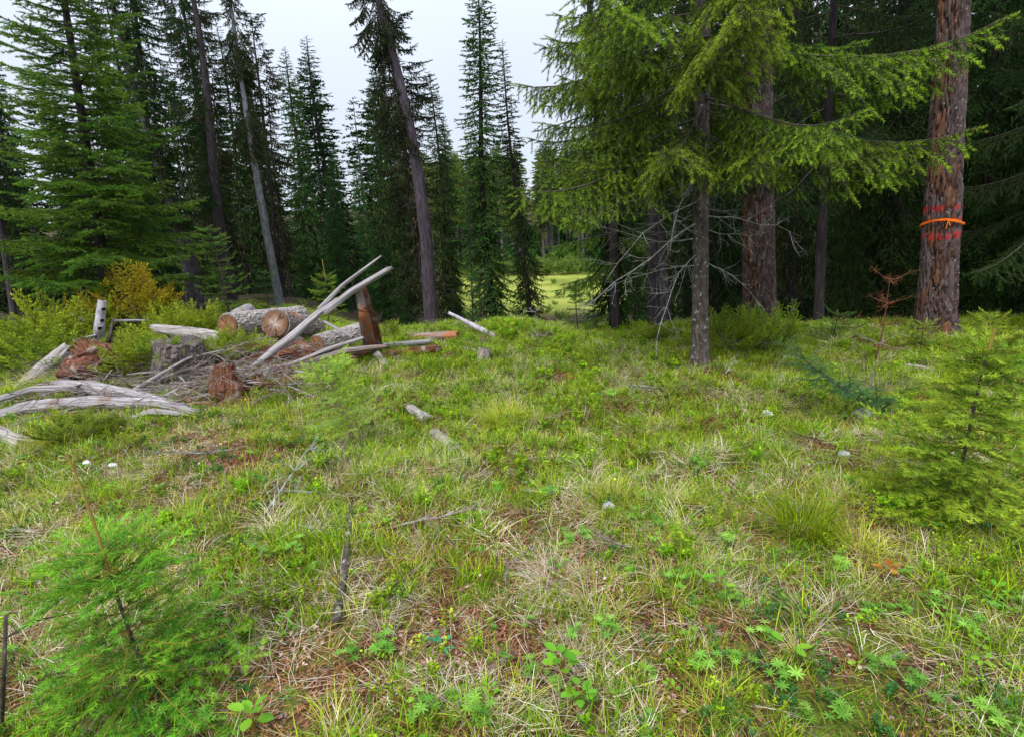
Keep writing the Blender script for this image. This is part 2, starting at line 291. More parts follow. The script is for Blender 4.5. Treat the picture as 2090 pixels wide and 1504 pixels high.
# ------------------------------------------------------------------ mesh arrays
class A:
    """a bag of triangles: V (n,3), T (m,3), r per-vertex random, k per-face material slot"""
    def __init__(s, V=None, T=None, r=None, k=None):
        s.V = np.zeros((0, 3)) if V is None else np.asarray(V, float)
        s.T = np.zeros((0, 3), int) if T is None else np.asarray(T, int)
        s.r = np.zeros(len(s.V)) if r is None else np.asarray(r, float)
        s.k = np.zeros(len(s.T), int) if k is None else np.asarray(k, int)
def join(*L_):
    L_ = [a for a in L_ if a is not None and len(a.V)]
    if not L_: return A()
    off = np.cumsum([0] + [len(a.V) for a in L_[:-1]])
    return A(np.concatenate([a.V for a in L_]), np.concatenate([a.T + o for a, o in zip(L_, off)]),
             np.concatenate([a.r for a in L_]), np.concatenate([a.k for a in L_]))
def place(t, Pn, X, U, S, r=None, jit=0.0, rng=None):
    """copies of t: its +X along X, its +Z near U, scaled by S (n,) or (n,3)"""
    Pn = np.atleast_2d(Pn); X = np.atleast_2d(X); U = np.atleast_2d(U); n = len(Pn)
    X = X / (np.linalg.norm(X, axis=1, keepdims=True) + 1e-9)
    U = np.broadcast_to(U, X.shape)
    Y = np.cross(U, X); l = np.linalg.norm(Y, axis=1, keepdims=True)
    Y = np.where(l < 1e-4, np.array([[0, 1.0, 0]]), Y / (l + 1e-9)); Z = np.cross(X, Y)
    S = np.asarray(S, float); S = np.repeat(np.broadcast_to(S, (n,))[:, None], 3, 1) if S.ndim < 2 else S
    v = t.V[None] * S[:, None, :]
    V = Pn[:, None] + v[..., 0:1] * X[:, None] + v[..., 1:2] * Y[:, None] + v[..., 2:3] * Z[:, None]
    m = len(t.V); T = (t.T[None] + (np.arange(n) * m)[:, None, None]).reshape(-1, 3)
    rr = np.tile(t.r, (n, 1))
    if r is not None: rr = np.clip(rr + np.asarray(r)[:, None], 0, 1)
    return A(V.reshape(-1, 3), T, rr.reshape(-1), np.tile(t.k, n))
def xf(a, scale=1.0, rz=0.0, loc=(0, 0, 0)):
    c, s = math.cos(rz), math.sin(rz); M = np.array([[c, -s, 0], [s, c, 0], [0, 0, 1]])
    return A((a.V * scale) @ M.T + np.array(loc), a.T, a.r, a.k)
def tube(pts, rad, sides=5, k=0, r=0.5, cap=False):
    pts = np.asarray(pts, float); n = len(pts); rad = np.broadcast_to(np.asarray(rad, float), (n,))
    tg = np.gradient(pts, axis=0); tg /= np.linalg.norm(tg, axis=1, keepdims=True) + 1e-9
    ref = np.array([0, 0, 1.0]) if abs(tg[0][2]) < 0.9 else np.array([1.0, 0, 0])
    a = np.cross(tg, ref); a /= np.linalg.norm(a, axis=1, keepdims=True) + 1e-9; b = np.cross(tg, a)
    th = np.linspace(0, 2 * np.pi, sides, endpoint=False)
    V = pts[:, None] + rad[:, None, None] * (np.cos(th)[None, :, None] * a[:, None] + np.sin(th)[None, :, None] * b[:, None])
    V = V.reshape(-1, 3); T = []
    i = np.arange(n - 1)[:, None] * sides; j = np.arange(sides)[None]; j2 = (j + 1) % sides
    p, q, s_, t_ = i + j, i + j2, i + sides + j2, i + sides + j
    T = np.concatenate([np.stack([p, s_, q], -1).reshape(-1, 3), np.stack([p, t_, s_], -1).reshape(-1, 3)])
    if cap:
        V = np.concatenate([V, pts[[0]], pts[[-1]]]); c0 = n * sides; c1 = c0 + 1
        jj = np.arange(sides); T = np.concatenate([T, np.stack([np.full(sides, c0), jj, (jj + 1) % sides], -1),
                                                  np.stack([np.full(sides, c1), (n - 1) * sides + (jj + 1) % sides, (n - 1) * sides + jj], -1)])
    return A(V, T, np.full(len(V), r), np.full(len(T), k))
def make_mesh(name, a, mats, smooth=False, attrs=None):
    me = bpy.data.meshes.new(name); nv, ntr = len(a.V), len(a.T)
    me.vertices.add(nv); me.loops.add(ntr * 3); me.polygons.add(ntr)
    me.vertices.foreach_set('co', a.V.astype(np.float32).ravel())
    me.loops.foreach_set('vertex_index', a.T.astype(np.int32).ravel())
    me.polygons.foreach_set('loop_start', np.arange(0, ntr * 3, 3, dtype=np.int32))
    for m in mats: me.materials.append(MAT[m] if isinstance(m, str) else m)
    me.polygons.foreach_set('material_index', a.k.astype(np.int32))
    me.polygons.foreach_set('use_smooth', np.full(ntr, smooth))
    at = me.attributes.new('rnd', 'FLOAT', 'POINT'); at.data.foreach_set('value', a.r.astype(np.float32))
    for k, v in (attrs or {}).items():
        if v.ndim == 2:
            q = me.attributes.new(k, 'FLOAT_VECTOR', 'POINT'); q.data.foreach_set('vector', v.astype(np.float32).ravel())
        else:
            q = me.attributes.new(k, 'FLOAT', 'POINT'); q.data.foreach_set('value', v.astype(np.float32))
    me.update(); me.validate(); return me

# ------------------------------------------------------------------ objects
def link(name, data, parent=None, loc=None):
    o = bpy.data.objects.new(name, data); COL.objects.link(o)
    if parent is not None: o.parent = parent
    if loc is not None: o.location = [float(v) for v in loc]
    return o
def tag(o, label=None, cat=None, group=None, kind=None):
    if label: o['label'] = label
    if cat: o['category'] = cat
    if group: o['group'] = group
    if kind: o['kind'] = kind
    return o
def thing(name, label, cat, loc, group=None, quat=None, scale=1.0):
    o = link(name, None, None, loc); tag(o, label, cat, group); o.empty_display_size = 0.1
    if quat is not None: o.rotation_mode = 'QUATERNION'; o.rotation_quaternion = quat
    o.scale = (scale,) * 3 if np.isscalar(scale) else scale
    return o
def lean_quat(d, rz=0.0):
    d = Vector([float(v) for v in d]).normalized()
    return Vector((0, 0, 1)).rotation_difference(d) @ Quaternion((0, 0, 1), rz)

# ------------------------------------------------------------------ plant pieces
def needle_twig(rng, n, nl, nw, flat=0.0, fwd=55, stem_r=0.012, tip_up=0.0, tipr=0.35):
    """one shoot of unit length along +X with n needles of length nl, width nw"""
    t = np.sort(rng.uniform(0.02, 1.0, n)); 
    az = rng.uniform(0, 2 * np.pi, n) if flat == 0 else np.where(rng.random(n) < 0.5, 0, np.pi) + rng.normal(0, 1.2, n) * (1.1 - flat)
    ang = R(fwd) * rng.uniform(0.75, 1.15, n) * (1 - 0.35 * t)
    d = np.stack([np.cos(ang), np.sin(ang) * np.cos(az), np.sin(ang) * np.sin(az) + (0.12 if flat else 0)], -1)
    d /= np.linalg.norm(d, axis=1, keepdims=True)
    p = np.stack([t, 0 * t, 0 * t], -1); side = np.cross(d, rng.normal(0, 1, (n, 3))); side /= np.linalg.norm(side, axis=1, keepdims=True)
    if flat: side = np.stack([d[:, 1] * 0 + 1, 0 * t, 0 * t], -1) * 0.8 + side * 0.3
    ln = nl * rng.uniform(0.75, 1.1, n) * np.where(t > 0.85, 0.8, 1)
    V = np.stack([p - side * nw / 2, p + side * nw / 2, p + d * ln[:, None]], 1).reshape(-1, 3)
    T = np.arange(3 * n).reshape(n, 3)
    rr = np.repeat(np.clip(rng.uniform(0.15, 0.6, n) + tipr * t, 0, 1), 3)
    a = A(V, T, rr, np.zeros(n, int))
    if stem_r: a = join(a, tube([[0, 0, 0], [0.5, 0, 0], [1, 0, 0]], [stem_r, stem_r * 0.8, stem_r * 0.4], 3, 1, 0.5))
    return a
def bough(rng, Ln, tw, tl, n_side=12, side=0.4, droop=0.25, up=0.15, ang=55, hang=0.1, stem_r=0.012, t0=0.12, sub=True, subp=0.85, jit=0.25, tipb=0.25, roll=0.0, step=0.75, stems=True, hang_twig=0.0):
    """a conifer branch of length Ln along +X made of the shoots in tw (each tl long)"""
    ts = np.linspace(0, 1, 9); wob = rng.normal(0, 0.02, 2)
    C = lambda t: np.stack([Ln * t, Ln * (wob[0] * np.sin(3 * t) + wob[1] * t), Ln * (-droop * t ** 1.4 + up * t ** 3)], -1)
    parts = []
    if stems: parts.append(tube(C(ts), stem_r * (1 - 0.85 * ts) + 0.001, 4, 1))
    PP, DD, RR = [], [], []
    def fill(p0, d0, l, t_, hg):
        m = max(1, int(round(l / (tl * step)))); s = (np.arange(m)) * (l / m)
        pts = p0[None] + d0[None] * s[:, None]; pts[:, 2] -= hg * s ** 2 / max(l, 1e-3)
        dd = np.repeat(d0[None], m, 0).copy(); dd[:, 2] -= 2 * hg * s / max(l, 1e-3)
        PP.append(pts); DD.append(dd); RR.append(np.full(m, t_) + 0.3 * s / max(l, 1e-3)); return pts, dd
    tg = lambda t: (C(np.array([t + 0.02])) - C(np.array([t - 0.02])))[0]
    for t in np.arange(t0 + 0.1, 1.0, tl * step / Ln):
        p = C(np.array([t]))[0]; d = tg(t); d /= np.linalg.norm(d)
        PP.append(p[None]); DD.append(d[None]); RR.append(np.array([0.6 * t]))
    for i in range(n_side):
        t = t0 + (0.97 - t0) * (i + rng.uniform(0.1, 0.9)) / n_side; sg = 1 if i % 2 else -1
        ls = side * Ln * ((1 - t) ** 0.75 + 0.12) * rng.uniform(0.7, 1.15) * min(1, 0.5 + t * 2)
        p = C(np.array([t]))[0]; d = tg(t); d /= np.linalg.norm(d); a = R(ang + rng.normal(0, 7))
        d = d * math.cos(a) + np.array([0, sg * math.sin(a), rng.normal(-hang * 0.6, 0.10)]); d /= np.linalg.norm(d)
        pts, dd = fill(p, d, ls, 0.4 * t, hang)
        if stems: parts.append(tube(np.concatenate([pts, pts[-1:] + dd[-1:] * tl * 0.5])[:: max(1, len(pts) // 3)], stem_r * 0.22, 3, 1))
        if sub and ls > tl * 1.6:
            for q in range(len(pts)):
                for s2 in (1, -1):
                    if rng.random() < subp:
                        y = np.cross([0, 0, 1.0], dd[q]); y /= np.linalg.norm(y) + 1e-6
                        d2 = dd[q] * 0.6 + s2 * y * 0.75 + np.array([0, 0, rng.normal(-hang, 0.15)])
                        PP.append(pts[q][None] + dd[q][None] * tl * 0.2); DD.append(d2[None] / np.linalg.norm(d2)); RR.append(np.array([0.4 * t + 0.15]))
        if hang_twig > 0:
            for q in range(len(pts)):
                if rng.random() < hang_twig:
                    d2 = dd[q] * 0.35 + np.array([rng.normal(0, .2), rng.normal(0, .2), -1]); PP.append(pts[q][None]); DD.append(d2[None]); RR.append(np.array([0.0]))
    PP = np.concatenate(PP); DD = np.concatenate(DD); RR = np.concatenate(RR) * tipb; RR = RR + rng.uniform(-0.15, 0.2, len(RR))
    DD = DD + rng.normal(0, jit * 0.25, DD.shape); n = len(PP)
    which = rng.integers(0, len(tw), n); U = np.array([[0, 0, 1.0]]) + rng.normal(0, 0.25, (n, 3))
    for q in range(len(tw)):
        m = which == q
        if m.any(): parts.append(place(tw[q], PP[m], DD[m], U[m], tl * rng.uniform(0.8, 1.2, m.sum()), RR[m]))
    return join(*parts)
def trunk_arr(rng, H, r0, r1=0.01, sides=12, rings=26, bend=0.0, flare=0.35, rough=0.05):
    z = H * np.linspace(0, 1, rings) ** 1.15; z[0] = -0.3
    rad = (r0 * (1 - np.clip(z, 0, H) / H) ** 0.85 + r1) * (1 + flare * np.exp(-np.maximum(z, 0) / (r0 * 2.2)))
    p1, p2 = rng.uniform(0, 6, 2)
    P_ = np.stack([bend * H * 0.03 * np.sin(z / H * 3 + p1) - bend * H * 0.03 * math.sin(p1), bend * H * 0.03 * np.sin(z / H * 4 + p2) - bend * H * 0.03 * math.sin(p2), z], -1)
    th = np.linspace(0, 2 * np.pi, sides, endpoint=False)
    rr = rad[:, None] * (1 + rough * rng.normal(0, 1, (rings, sides)) * 0.6 + rough * rng.normal(0, 1, sides)[None])
    V = np.stack([P_[:, 0:1] + rr * np.cos(th), P_[:, 1:2] + rr * np.sin(th), np.repeat(P_[:, 2:3], sides, 1)], -1).reshape(-1, 3)
    i = np.arange(rings - 1)[:, None] * sides; j = np.arange(sides)[None]; j2 = (j + 1) % sides
    T = np.concatenate([np.stack([i + j, i + j2, i + sides + j2], -1).reshape(-1, 3), np.stack([i + j, i + sides + j2, i + sides + j], -1).reshape(-1, 3)])
    ax = lambda zz: np.stack([np.interp(zz, z, P_[:, 0]), np.interp(zz, z, P_[:, 1]), zz], -1)
    rf = lambda zz: np.interp(zz, z, rad)
    return A(V, T), ax, rf
def crown_arr(rng, H, zb, prof, n, B, ax, ang_lo=-28, ang_hi=22, clump=0.25, gap=0.0, side=None):
    """branches B = {length: [arrays]} set round the trunk; prof(t) = branch length at height t in 0..1"""
    keys = sorted(B); parts = []; az = rng.uniform(0, 6.28); groups = {}
    for i in range(n):
        t = ((i + rng.random()) / n) ** 0.92; z = zb + (H - zb) * t; az += 2.4 + rng.normal(0, clump)
        if rng.random() < gap: continue
        ln = prof(t) * rng.uniform(0.65, 1.12)
        if side is not None: ln *= side(az, t)
        if ln < 0.08: continue
        kk = min(keys, key=lambda q: abs(math.log(q / ln))); v = rng.integers(0, len(B[kk]))
        e = R(ang_lo + (ang_hi - ang_lo) * t ** 1.3 + rng.normal(0, 6))
        groups.setdefault((kk, v), []).append((z, az, e, ln / kk))
    for (kk, v), L_ in groups.items():
        q = np.array(L_); X = np.stack([np.cos(q[:, 1]) * np.cos(q[:, 2]), np.sin(q[:, 1]) * np.cos(q[:, 2]), np.sin(q[:, 2])], -1)
        parts.append(place(B[kk][v], ax(q[:, 0]), X, np.array([[0, 0, 1.0]]), q[:, 3], rng.uniform(-0.12, 0.12, len(q))))
    return join(*parts)
def dead_arr(rng, Ln, r0=0.010, n=9, depth=2, droop=0.1, k=0):
    """a bare, twiggy branch along +X"""
    parts = []
    def rec(p, d, l, r, lev):
        m = 7; pts = [p]; dd = d.copy()
        for i in range(m):
            dd = dd + rng.normal(0, 0.13, 3) + np.array([0, 0, -droop * 0.3 if lev == 0 else 0.05]); dd /= np.linalg.norm(dd); pts.append(pts[-1] + dd * l / m)
        pts = np.array(pts); parts.append(tube(pts, r * np.linspace(1, 0.3, m + 1) * rng.uniform(0.8, 1.25, m + 1), 4 if lev == 0 else 3, k))
        if lev < depth:
            for i in range(n if lev == 0 else 4):
                t = rng.uniform(0.2, 0.97); q = pts[int(t * m)]; s = 1 if rng.random() < 0.5 else -1
                y = np.cross([0, 0, 1.0], dd); y /= np.linalg.norm(y) + 1e-6
                nd_ = dd * rng.uniform(0.4, 0.8) + s * y * rng.uniform(0.5, 0.9) + np.array([0, 0, rng.normal(-0.05, 0.25)])
                rec(q, nd_ / np.linalg.norm(nd_), l * rng.uniform(0.2, 0.42) * (1.15 - 0.6 * t), r * 0.45, lev + 1)
    rec(np.zeros(3), np.array([1.0, 0, 0]), Ln, r0, 0)
    return join(*parts)
def hang_lichen(rng, n, z0, z1, rad):
    a = rng.uniform(0, 6.28, n); z = rng.uniform(z0, z1, n); r = rad * rng.uniform(0.2, 1, n)
    p = np.stack([np.cos(a) * r, np.sin(a) * r, z], -1); l = rng.uniform(0.08, 0.35, n); w_ = rng.uniform(0.006, 0.016, n)
    s = rng.normal(0, 1, (n, 3)); s[:, 2] = 0; s /= np.linalg.norm(s, axis=1, keepdims=True)
    V = np.stack([p - s * w_[:, None], p + s * w_[:, None], p + np.stack([rng.normal(0, .02, n), rng.normal(0, .02, n), -l], -1)], 1).reshape(-1, 3)
    return A(V, np.arange(3 * n).reshape(n, 3), np.repeat(rng.random(n), 3), np.full(n, 2))

# ------------------------------------------------------------------ ground sheet
def build_ground():
    ys = np.concatenate([np.linspace(-6, 0.5, 14, endpoint=False), np.linspace(0.5, 14, 250, endpoint=False), 14 * (700 / 14) ** np.linspace(0, 1, 110)])
    us = np.linspace(-1, 1, 231); X = []; Y = []
    for y in ys:
        wd = 8 + max(0, y) * 1.35
        X.append(us * wd); Y.append(np.full(len(us), y))
    X = np.array(X); Y = np.array(Y); Z = hgt(X, Y) + 0.02 * (fbm(X * 9, Y * 9, 31, 3) - 0.5) * np.exp(-np.maximum(Y, 0) / 20)
    n, m = X.shape; V = np.stack([X, Y, Z], -1).reshape(-1, 3)
    i = np.arange(n - 1)[:, None] * m; j = np.arange(m - 1)[None]
    a = (i + j).ravel(); T = np.concatenate([np.stack([a, a + 1, a + m + 1], -1), np.stack([a, a + m + 1, a + m], -1)])
    mt, nn, o = new_mat('ground'); L = nn.links.new
    tc = nd(nn, 'ShaderNodeTexCoord'); sp = nd(nn, 'ShaderNodeSeparateXYZ'); L(tc.outputs['Object'], sp.inputs[0])
    nz = nd(nn, 'ShaderNodeTexNoise'); nz.inputs['Scale'].default_value = 3; nz.inputs['Detail'].default_value = 10; nz.inputs['Roughness'].default_value = 0.7; L(tc.outputs['Object'], nz.inputs['Vector'])
    n2 = nd(nn, 'ShaderNodeTexNoise'); n2.inputs['Scale'].default_value = 60; n2.inputs['Detail'].default_value = 6; L(tc.outputs['Object'], n2.inputs['Vector'])
    soil = ramp(nn, [(0.3, (0.025, 0.014, 0.010)), (0.5, (0.075, 0.034, 0.019)), (0.62, (0.17, 0.078, 0.04)), (0.75, (0.30, 0.20, 0.12))]); L(n2.outputs['Fac'], soil.inputs['Fac'])
    moss = ramp(nn, [(0.3, (0.045, 0.06, 0.012)), (0.7, (0.13, 0.17, 0.022))]); L(n2.outputs['Fac'], moss.inputs['Fac'])
    r = ramp(nn, [(0.48, (0, 0, 0)), (0.58, (1, 1, 1))]); L(nz.outputs['Fac'], r.inputs['Fac'])
    m1 = nd(nn, 'ShaderNodeMix', data_type='RGBA'); L(r.outputs['Color'], m1.inputs['Factor']); L(soil.outputs['Color'], m1.inputs['A']); L(moss.outputs['Color'], m1.inputs['B'])
    # the forest floor under the stand is dark duff; the wet meadow beyond it is pale green
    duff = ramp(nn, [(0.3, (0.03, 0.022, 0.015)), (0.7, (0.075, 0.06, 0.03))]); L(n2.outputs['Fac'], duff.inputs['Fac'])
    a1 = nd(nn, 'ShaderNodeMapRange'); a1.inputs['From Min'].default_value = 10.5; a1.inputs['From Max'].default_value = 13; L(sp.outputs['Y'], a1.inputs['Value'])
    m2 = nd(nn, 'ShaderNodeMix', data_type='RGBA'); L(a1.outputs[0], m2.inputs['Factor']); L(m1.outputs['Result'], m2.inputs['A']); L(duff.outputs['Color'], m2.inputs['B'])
    n3 = nd(nn, 'ShaderNodeTexNoise'); n3.inputs['Scale'].default_value = 0.25; n3.inputs['Detail'].default_value = 9; L(tc.outputs['Object'], n3.inputs['Vector'])
    mead = ramp(nn, [(0.35, (0.15, 0.18, 0.03)), (0.55, (0.27, 0.30, 0.05)), (0.7, (0.36, 0.34, 0.09))]); L(n3.outputs['Fac'], mead.inputs['Fac'])
    a2 = nd(nn, 'ShaderNodeMapRange'); a2.inputs['From Min'].default_value = 30; a2.inputs['From Max'].default_value = 36; L(sp.outputs['Y'], a2.inputs['Value'])
    a4 = nd(nn, 'ShaderNodeMapRange'); a4.inputs['From Min'].default_value = 79; a4.inputs['From Max'].default_value = 75; L(sp.outputs['Y'], a4.inputs['Value'])
    dv = nd(nn, 'ShaderNodeMath', operation='DIVIDE'); L(sp.outputs['X'], dv.inputs[0]); L(sp.outputs['Y'], dv.inputs[1])
    e1 = nd(nn, 'ShaderNodeMapRange'); e1.inputs['From Min'].default_value = -0.20; e1.inputs['From Max'].default_value = -0.15; L(dv.outputs[0], e1.inputs['Value'])
    e2 = nd(nn, 'ShaderNodeMapRange'); e2.inputs['From Min'].default_value = 0.40; e2.inputs['From Max'].default_value = 0.32; L(dv.outputs[0], e2.inputs['Value'])
    e3 = nd(nn, 'ShaderNodeMath', operation='MULTIPLY'); L(e1.outputs[0], e3.inputs[0]); L(e2.outputs[0], e3.inputs[1])
    e4 = nd(nn, 'ShaderNodeMath', operation='MULTIPLY'); L(e3.outputs[0], e4.inputs[0]); L(a2.outputs[0], e4.inputs[1]); e5 = nd(nn, 'ShaderNodeMath', operation='MULTIPLY'); L(e4.outputs[0], e5.inputs[0]); L(a4.outputs[0], e5.inputs[1])
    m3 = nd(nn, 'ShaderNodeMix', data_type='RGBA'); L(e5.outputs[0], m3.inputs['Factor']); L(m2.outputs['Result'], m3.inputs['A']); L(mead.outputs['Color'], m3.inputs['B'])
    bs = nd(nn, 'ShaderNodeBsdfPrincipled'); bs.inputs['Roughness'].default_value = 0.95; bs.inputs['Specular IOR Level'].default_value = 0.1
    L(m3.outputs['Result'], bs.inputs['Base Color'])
    bp = nd(nn, 'ShaderNodeBump'); bp.inputs['Strength'].default_value = 0.8; bp.inputs['Distance'].default_value = 0.02; L(n2.outputs['Fac'], bp.inputs['Height']); L(bp.outputs[0], bs.inputs['Normal'])
    L(bs.outputs[0], o.inputs[0])
    tag(link('ground', make_mesh('ground', A(V, T), [mt], True)), kind='structure')
build_ground()

# ------------------------------------------------------------------ conifer kinds (mesh data shared by the copies)
rg = np.random.default_rng(11)
TW_C = [needle_twig(rg, 12, 0.40, 0.19, 0, 50, 0.0) for _ in range(4)]           # coarse shoots for trees 10 m and farther off
TW_F = [needle_twig(rg, 36, 0.27, 0.06, 0, 52, 0.02) for _ in range(4)]          # finer, for trees under 10 m
TW_N = [needle_twig(rg, 66, 0.18, 0.034, 0, 62, 0.012) for _ in range(4)]          # bottlebrush shoots of the near spruce
def branch_set(rng, tw, tl, lens, nv, **kw):
    B = {}
    for l in lens:
        B[l] = [bough(rng, l, tw, tl, n_side=max(4, int(l / tl * 1.6)), stem_r=0.006 + 0.006 * l, **kw) for _ in range(nv)]
    return B
B_SP = branch_set(rg, TW_C, 0.19, (0.45, 0.9, 1.5), 3, sub=False, droop=0.35, up=0.22, hang=0.25, side=0.42, hang_twig=0.35)
B_OPEN = branch_set(rg, TW_C, 0.17, (0.4, 0.8, 1.3), 3, sub=False, droop=0.5, up=0.3, hang=0.35, side=0.36, hang_twig=0.8, t0=0.35)
B_L4 = branch_set(rg, TW_F, 0.15, (0.5, 1.0, 1.7), 3, sub=True, droop=0.12, up=0.14, hang=0.12, side=0.42)
KIND = {}
def kind(name, H, zb, r0, prof, n, B, mats, bark, dead=0, lich=0, seed=0, bend=0.5, **kw):
    rng = np.random.default_rng(seed); t_, ax, rf = trunk_arr(rng, H, r0, bend=bend)
    parts = [crown_arr(rng, H, zb, prof, n, B, ax, **kw)]
    if dead:
        D = [dead_arr(rng, 1.0, 0.012, 6, 1, 0.5, 1) for _ in range(3)]
        for q in D:
            m = dead // 3; z = rng.uniform(0.08 * H, max(zb + 1.0, 0.3 * H), m); a = rng.uniform(0, 6.28, m); e = rng.uniform(-0.5, 0.15, m)
            parts.append(place(q, ax(z), np.stack([np.cos(a) * np.cos(e), np.sin(a) * np.cos(e), np.sin(e)], -1), np.array([[0, 0, 1.0]]), rng.uniform(0.5, 1.3, m)))
    if lich: parts.append(hang_lichen(rng, lich, 0.1 * H, 0.6 * H, 1.1))
    cr = join(*parts)
    KIND[name] = (make_mesh(name + '_trunk', t_, [bark], True), make_mesh(name + '_crown', cr, [mats, 'stem_dark', 'lichen_hang']), H, ax, rf)
kind('narrow', 15, 1.0, 0.14, lambda t: 1.15 * (1 - t) ** 0.62 + 0.14, 360, B_SP, 'needle_mid', 'bark_mid', 30, 200, 21, gap=0.08)
kind('slim', 13, 1.0, 0.12, lambda t: 0.95 * (1 - t) ** 0.7 + 0.12, 310, B_SP, 'needle_dark', 'bark_mid', 40, 250, 22, gap=0.12)
kind('full', 13, 0.5, 0.17, lambda t: 1.75 * (1 - t) ** 0.75 + 0.12, 250, B_SP, 'needle_mid', 'bark_mid', 30, 150, 23, gap=0.05)
kind('dark', 15, 1.2, 0.18, lambda t: 1.9 * (1 - t) ** 0.6 + 0.15, 250, B_SP, 'needle_dark', 'bark_mid', 60, 500, 24, gap=0.10)
kind('mossy', 14, 2.0, 0.15, lambda t: 1.05 + 0.25 * math.sin(t * 19) - 0.75 * max(0, t - 0.85) * 5, 240, B_OPEN, 'needle_brown', 'bark_mid', 70, 700, 25, gap=0.18)
kind('ragged', 16, 4.8, 0.14, lambda t: 1.05 + 0.3 * math.sin(t * 23) - 0.5 * t, 250, B_OPEN, 'needle_dark', 'bark_purple', 40, 150, 26, gap=0.10, ang_lo=-35, ang_hi=-5)
kind('bare', 16, 7.6, 0.14, lambda t: 1.5 + 0.5 * math.sin(t * 17) - 0.6 * t, 170, B_OPEN, 'needle_brown', 'bark_mid', 36, 60, 29, gap=0.15, ang_lo=-40, ang_hi=-10)
kind('sparse', 9, 0.5, 0.05, lambda t: 0.35 * (1 - t) + 0.12, 60, B_OPEN, 'needle_brown', 'bark_mid', 20, 60, 27, gap=0.35)
print('kinds', sum(len(k[1].polygons) for k in KIND.values()))

def topv(px, py, base):
    e = pdir(px, py); e = EYE + e * (base[1] / e[1]); v = e - base; v[1] = 0.0; return v
def conifer(kd, name, label, bpx, d, tpx, tpy, wide=1.0, group=None, bark=None, crown=True, rz=None, by=660, cat='tree', trunk_w=None):
    q = P(bpx, by, d); base = np.array([q[0], q[1], float(hgt(q[0], q[1]))]); v = topv(tpx, tpy, base)
    Hh = np.linalg.norm(v); tm, cm, H, ax, rf = KIND[kd]; s = Hh / H
    root = thing(name, label, cat, base, group, lean_quat(v, rg.uniform(0, 6.28) if rz is None else rz), (s * wide, s * wide, s))
    t = link('trunk', tm, root)
    if trunk_w: t.scale = (trunk_w / (s * wide), trunk_w / (s * wide), 1)
    if bark:
        t.data = tm.copy(); t.data.materials[0] = MAT[bark]
    if crown: link('crown', cm, root)
    return root
C = conifer
# the open middle
C('narrow', 'spruce_tree', 'tall narrow spruce whose tip leaves the top of the photo, standing alone against the sky', 1010, 20, 955, -40, 1.35)
C('slim', 'spruce_tree', 'thin pointed spruce between the tall narrow spruce and the meadow opening', 1085, 17, 1045, 88, 1.05)
C('full', 'spruce_tree', 'pointed green spruce, left one of the twin tips above the cut logs', 645, 25, 600, 100, 0.95)
C('slim', 'spruce_tree', 'pointed spruce with open branches, right one of the twin tips above the leaning split beam', 722, 22, 656, 85, 1.6)
C('sparse', 'spruce_tree', 'wispy half dead young spruce with a threadlike top left of the twin tips', 600, 24, 565, 185, 1.2)
C('full', 'spruce_tree', 'low broad green spruce below the twin tips behind the leaning split beam', 700, 18, 668, 300, 0.95)
C('dark', 'spruce_tree', 'dark spruce standing left of the leaning purple trunk', 800, 20, 748, 160, 0.9)
C('dark', 'spruce_tree', 'shaggy dark spruce just right of the leaning purple trunk', 915, 21, 868, 150, 0.85)
C('narrow', 'spruce_tree', 'lower dark spruce filling the foot of the gap right of the leaning purple trunk', 935, 24, 895, 240, 0.95)
C('mossy', 'spruce_tree', 'mossy dark spruce with a blunt bushy top, touching the leaning purple trunk', 885, 14.5, 800, 40, 1.4)
C('bare', 'leaning_tree', 'tall leaning trunk with purple grey bark, bare up to a thin dark crown', 880, 12.5, 694, -330, 0.75, bark='bark_purple', trunk_w=1.12)
C('sparse', 'spruce_tree', 'thin nearly bare pole of a spruce left of the tall narrow spruce', 966, 17.5, 942, 355, 0.8)
# left stand
C('dark', 'spruce_tree', 'tall dark spruce between the bright fir and the first leaning trunk', 330, 13.6, 238, -260, 0.8)
C('mossy', 'spruce_tree', 'tall brownish spruce just left of the slender grey trunk, reaching past the top', 470, 16, 368, -150, 1.15, rz=0.6)
C('mossy', 'spruce_tree', 'shaggy spruce right of the slender grey trunk, its top above the twin tips', 585, 15, 500, 20, 1.1, rz=4.0)
C('dark', 'spruce_tree', 'dark spruce left of the leaning purple trunk with its top in the open sky', 830, 17, 770, 90, 0.7)
C('bare', 'spruce_tree', 'slender straight grey trunk leaning left, bare to half its height', 577, 13.2, 443, -160, 0.72, bark='bark_grey', trunk_w=0.62)
C('ragged', 'spruce_tree', 'tall leaning trunk behind the pale green sapling, with broken twigs and ragged crown', 482, 12.6, 296, -200, 0.85, bark='bark_mid', trunk_w=0.95)
C('ragged', 'spruce_tree', 'dark twin stemmed spruce, its foot just behind the orange tipped juniper', 405, 12.2, 262, -60, 1.25, trunk_w=1.15)
C('mossy', 'spruce_tree', 'tall dark spruce second behind the orange tipped juniper, top out of the photo', 350, 14.5, 215, -60, 1.0, rz=1.1)
C('mossy', 'spruce_tree', 'dark spruce between the two leaning bare trunks', 500, 15.5, 392, 30, 0.95, rz=2.7)
C('slim', 'spruce_tree', 'green tipped spruce showing above the dark ones between the two leaning trunks', 520, 19, 415, 45, 1.1)
C('dark', 'spruce_tree', 'drooping dark spruce right behind the slender grey trunk', 570, 17, 478, 60, 0.62)
C('dark', 'spruce_tree', 'dark spruce at the left edge of the photo, behind the big bright fir', 70, 14, -30, 90, 0.8)
C('slim', 'spruce_tree', 'dark spruce outside the bright fir, cut by the left edge of the photo', -30, 12, -140, -50, 1.3)
C('ragged', 'spruce_tree', 'dark slanting trunk low at the left edge of the photo', 30, 11, -160, -300, 0.8)
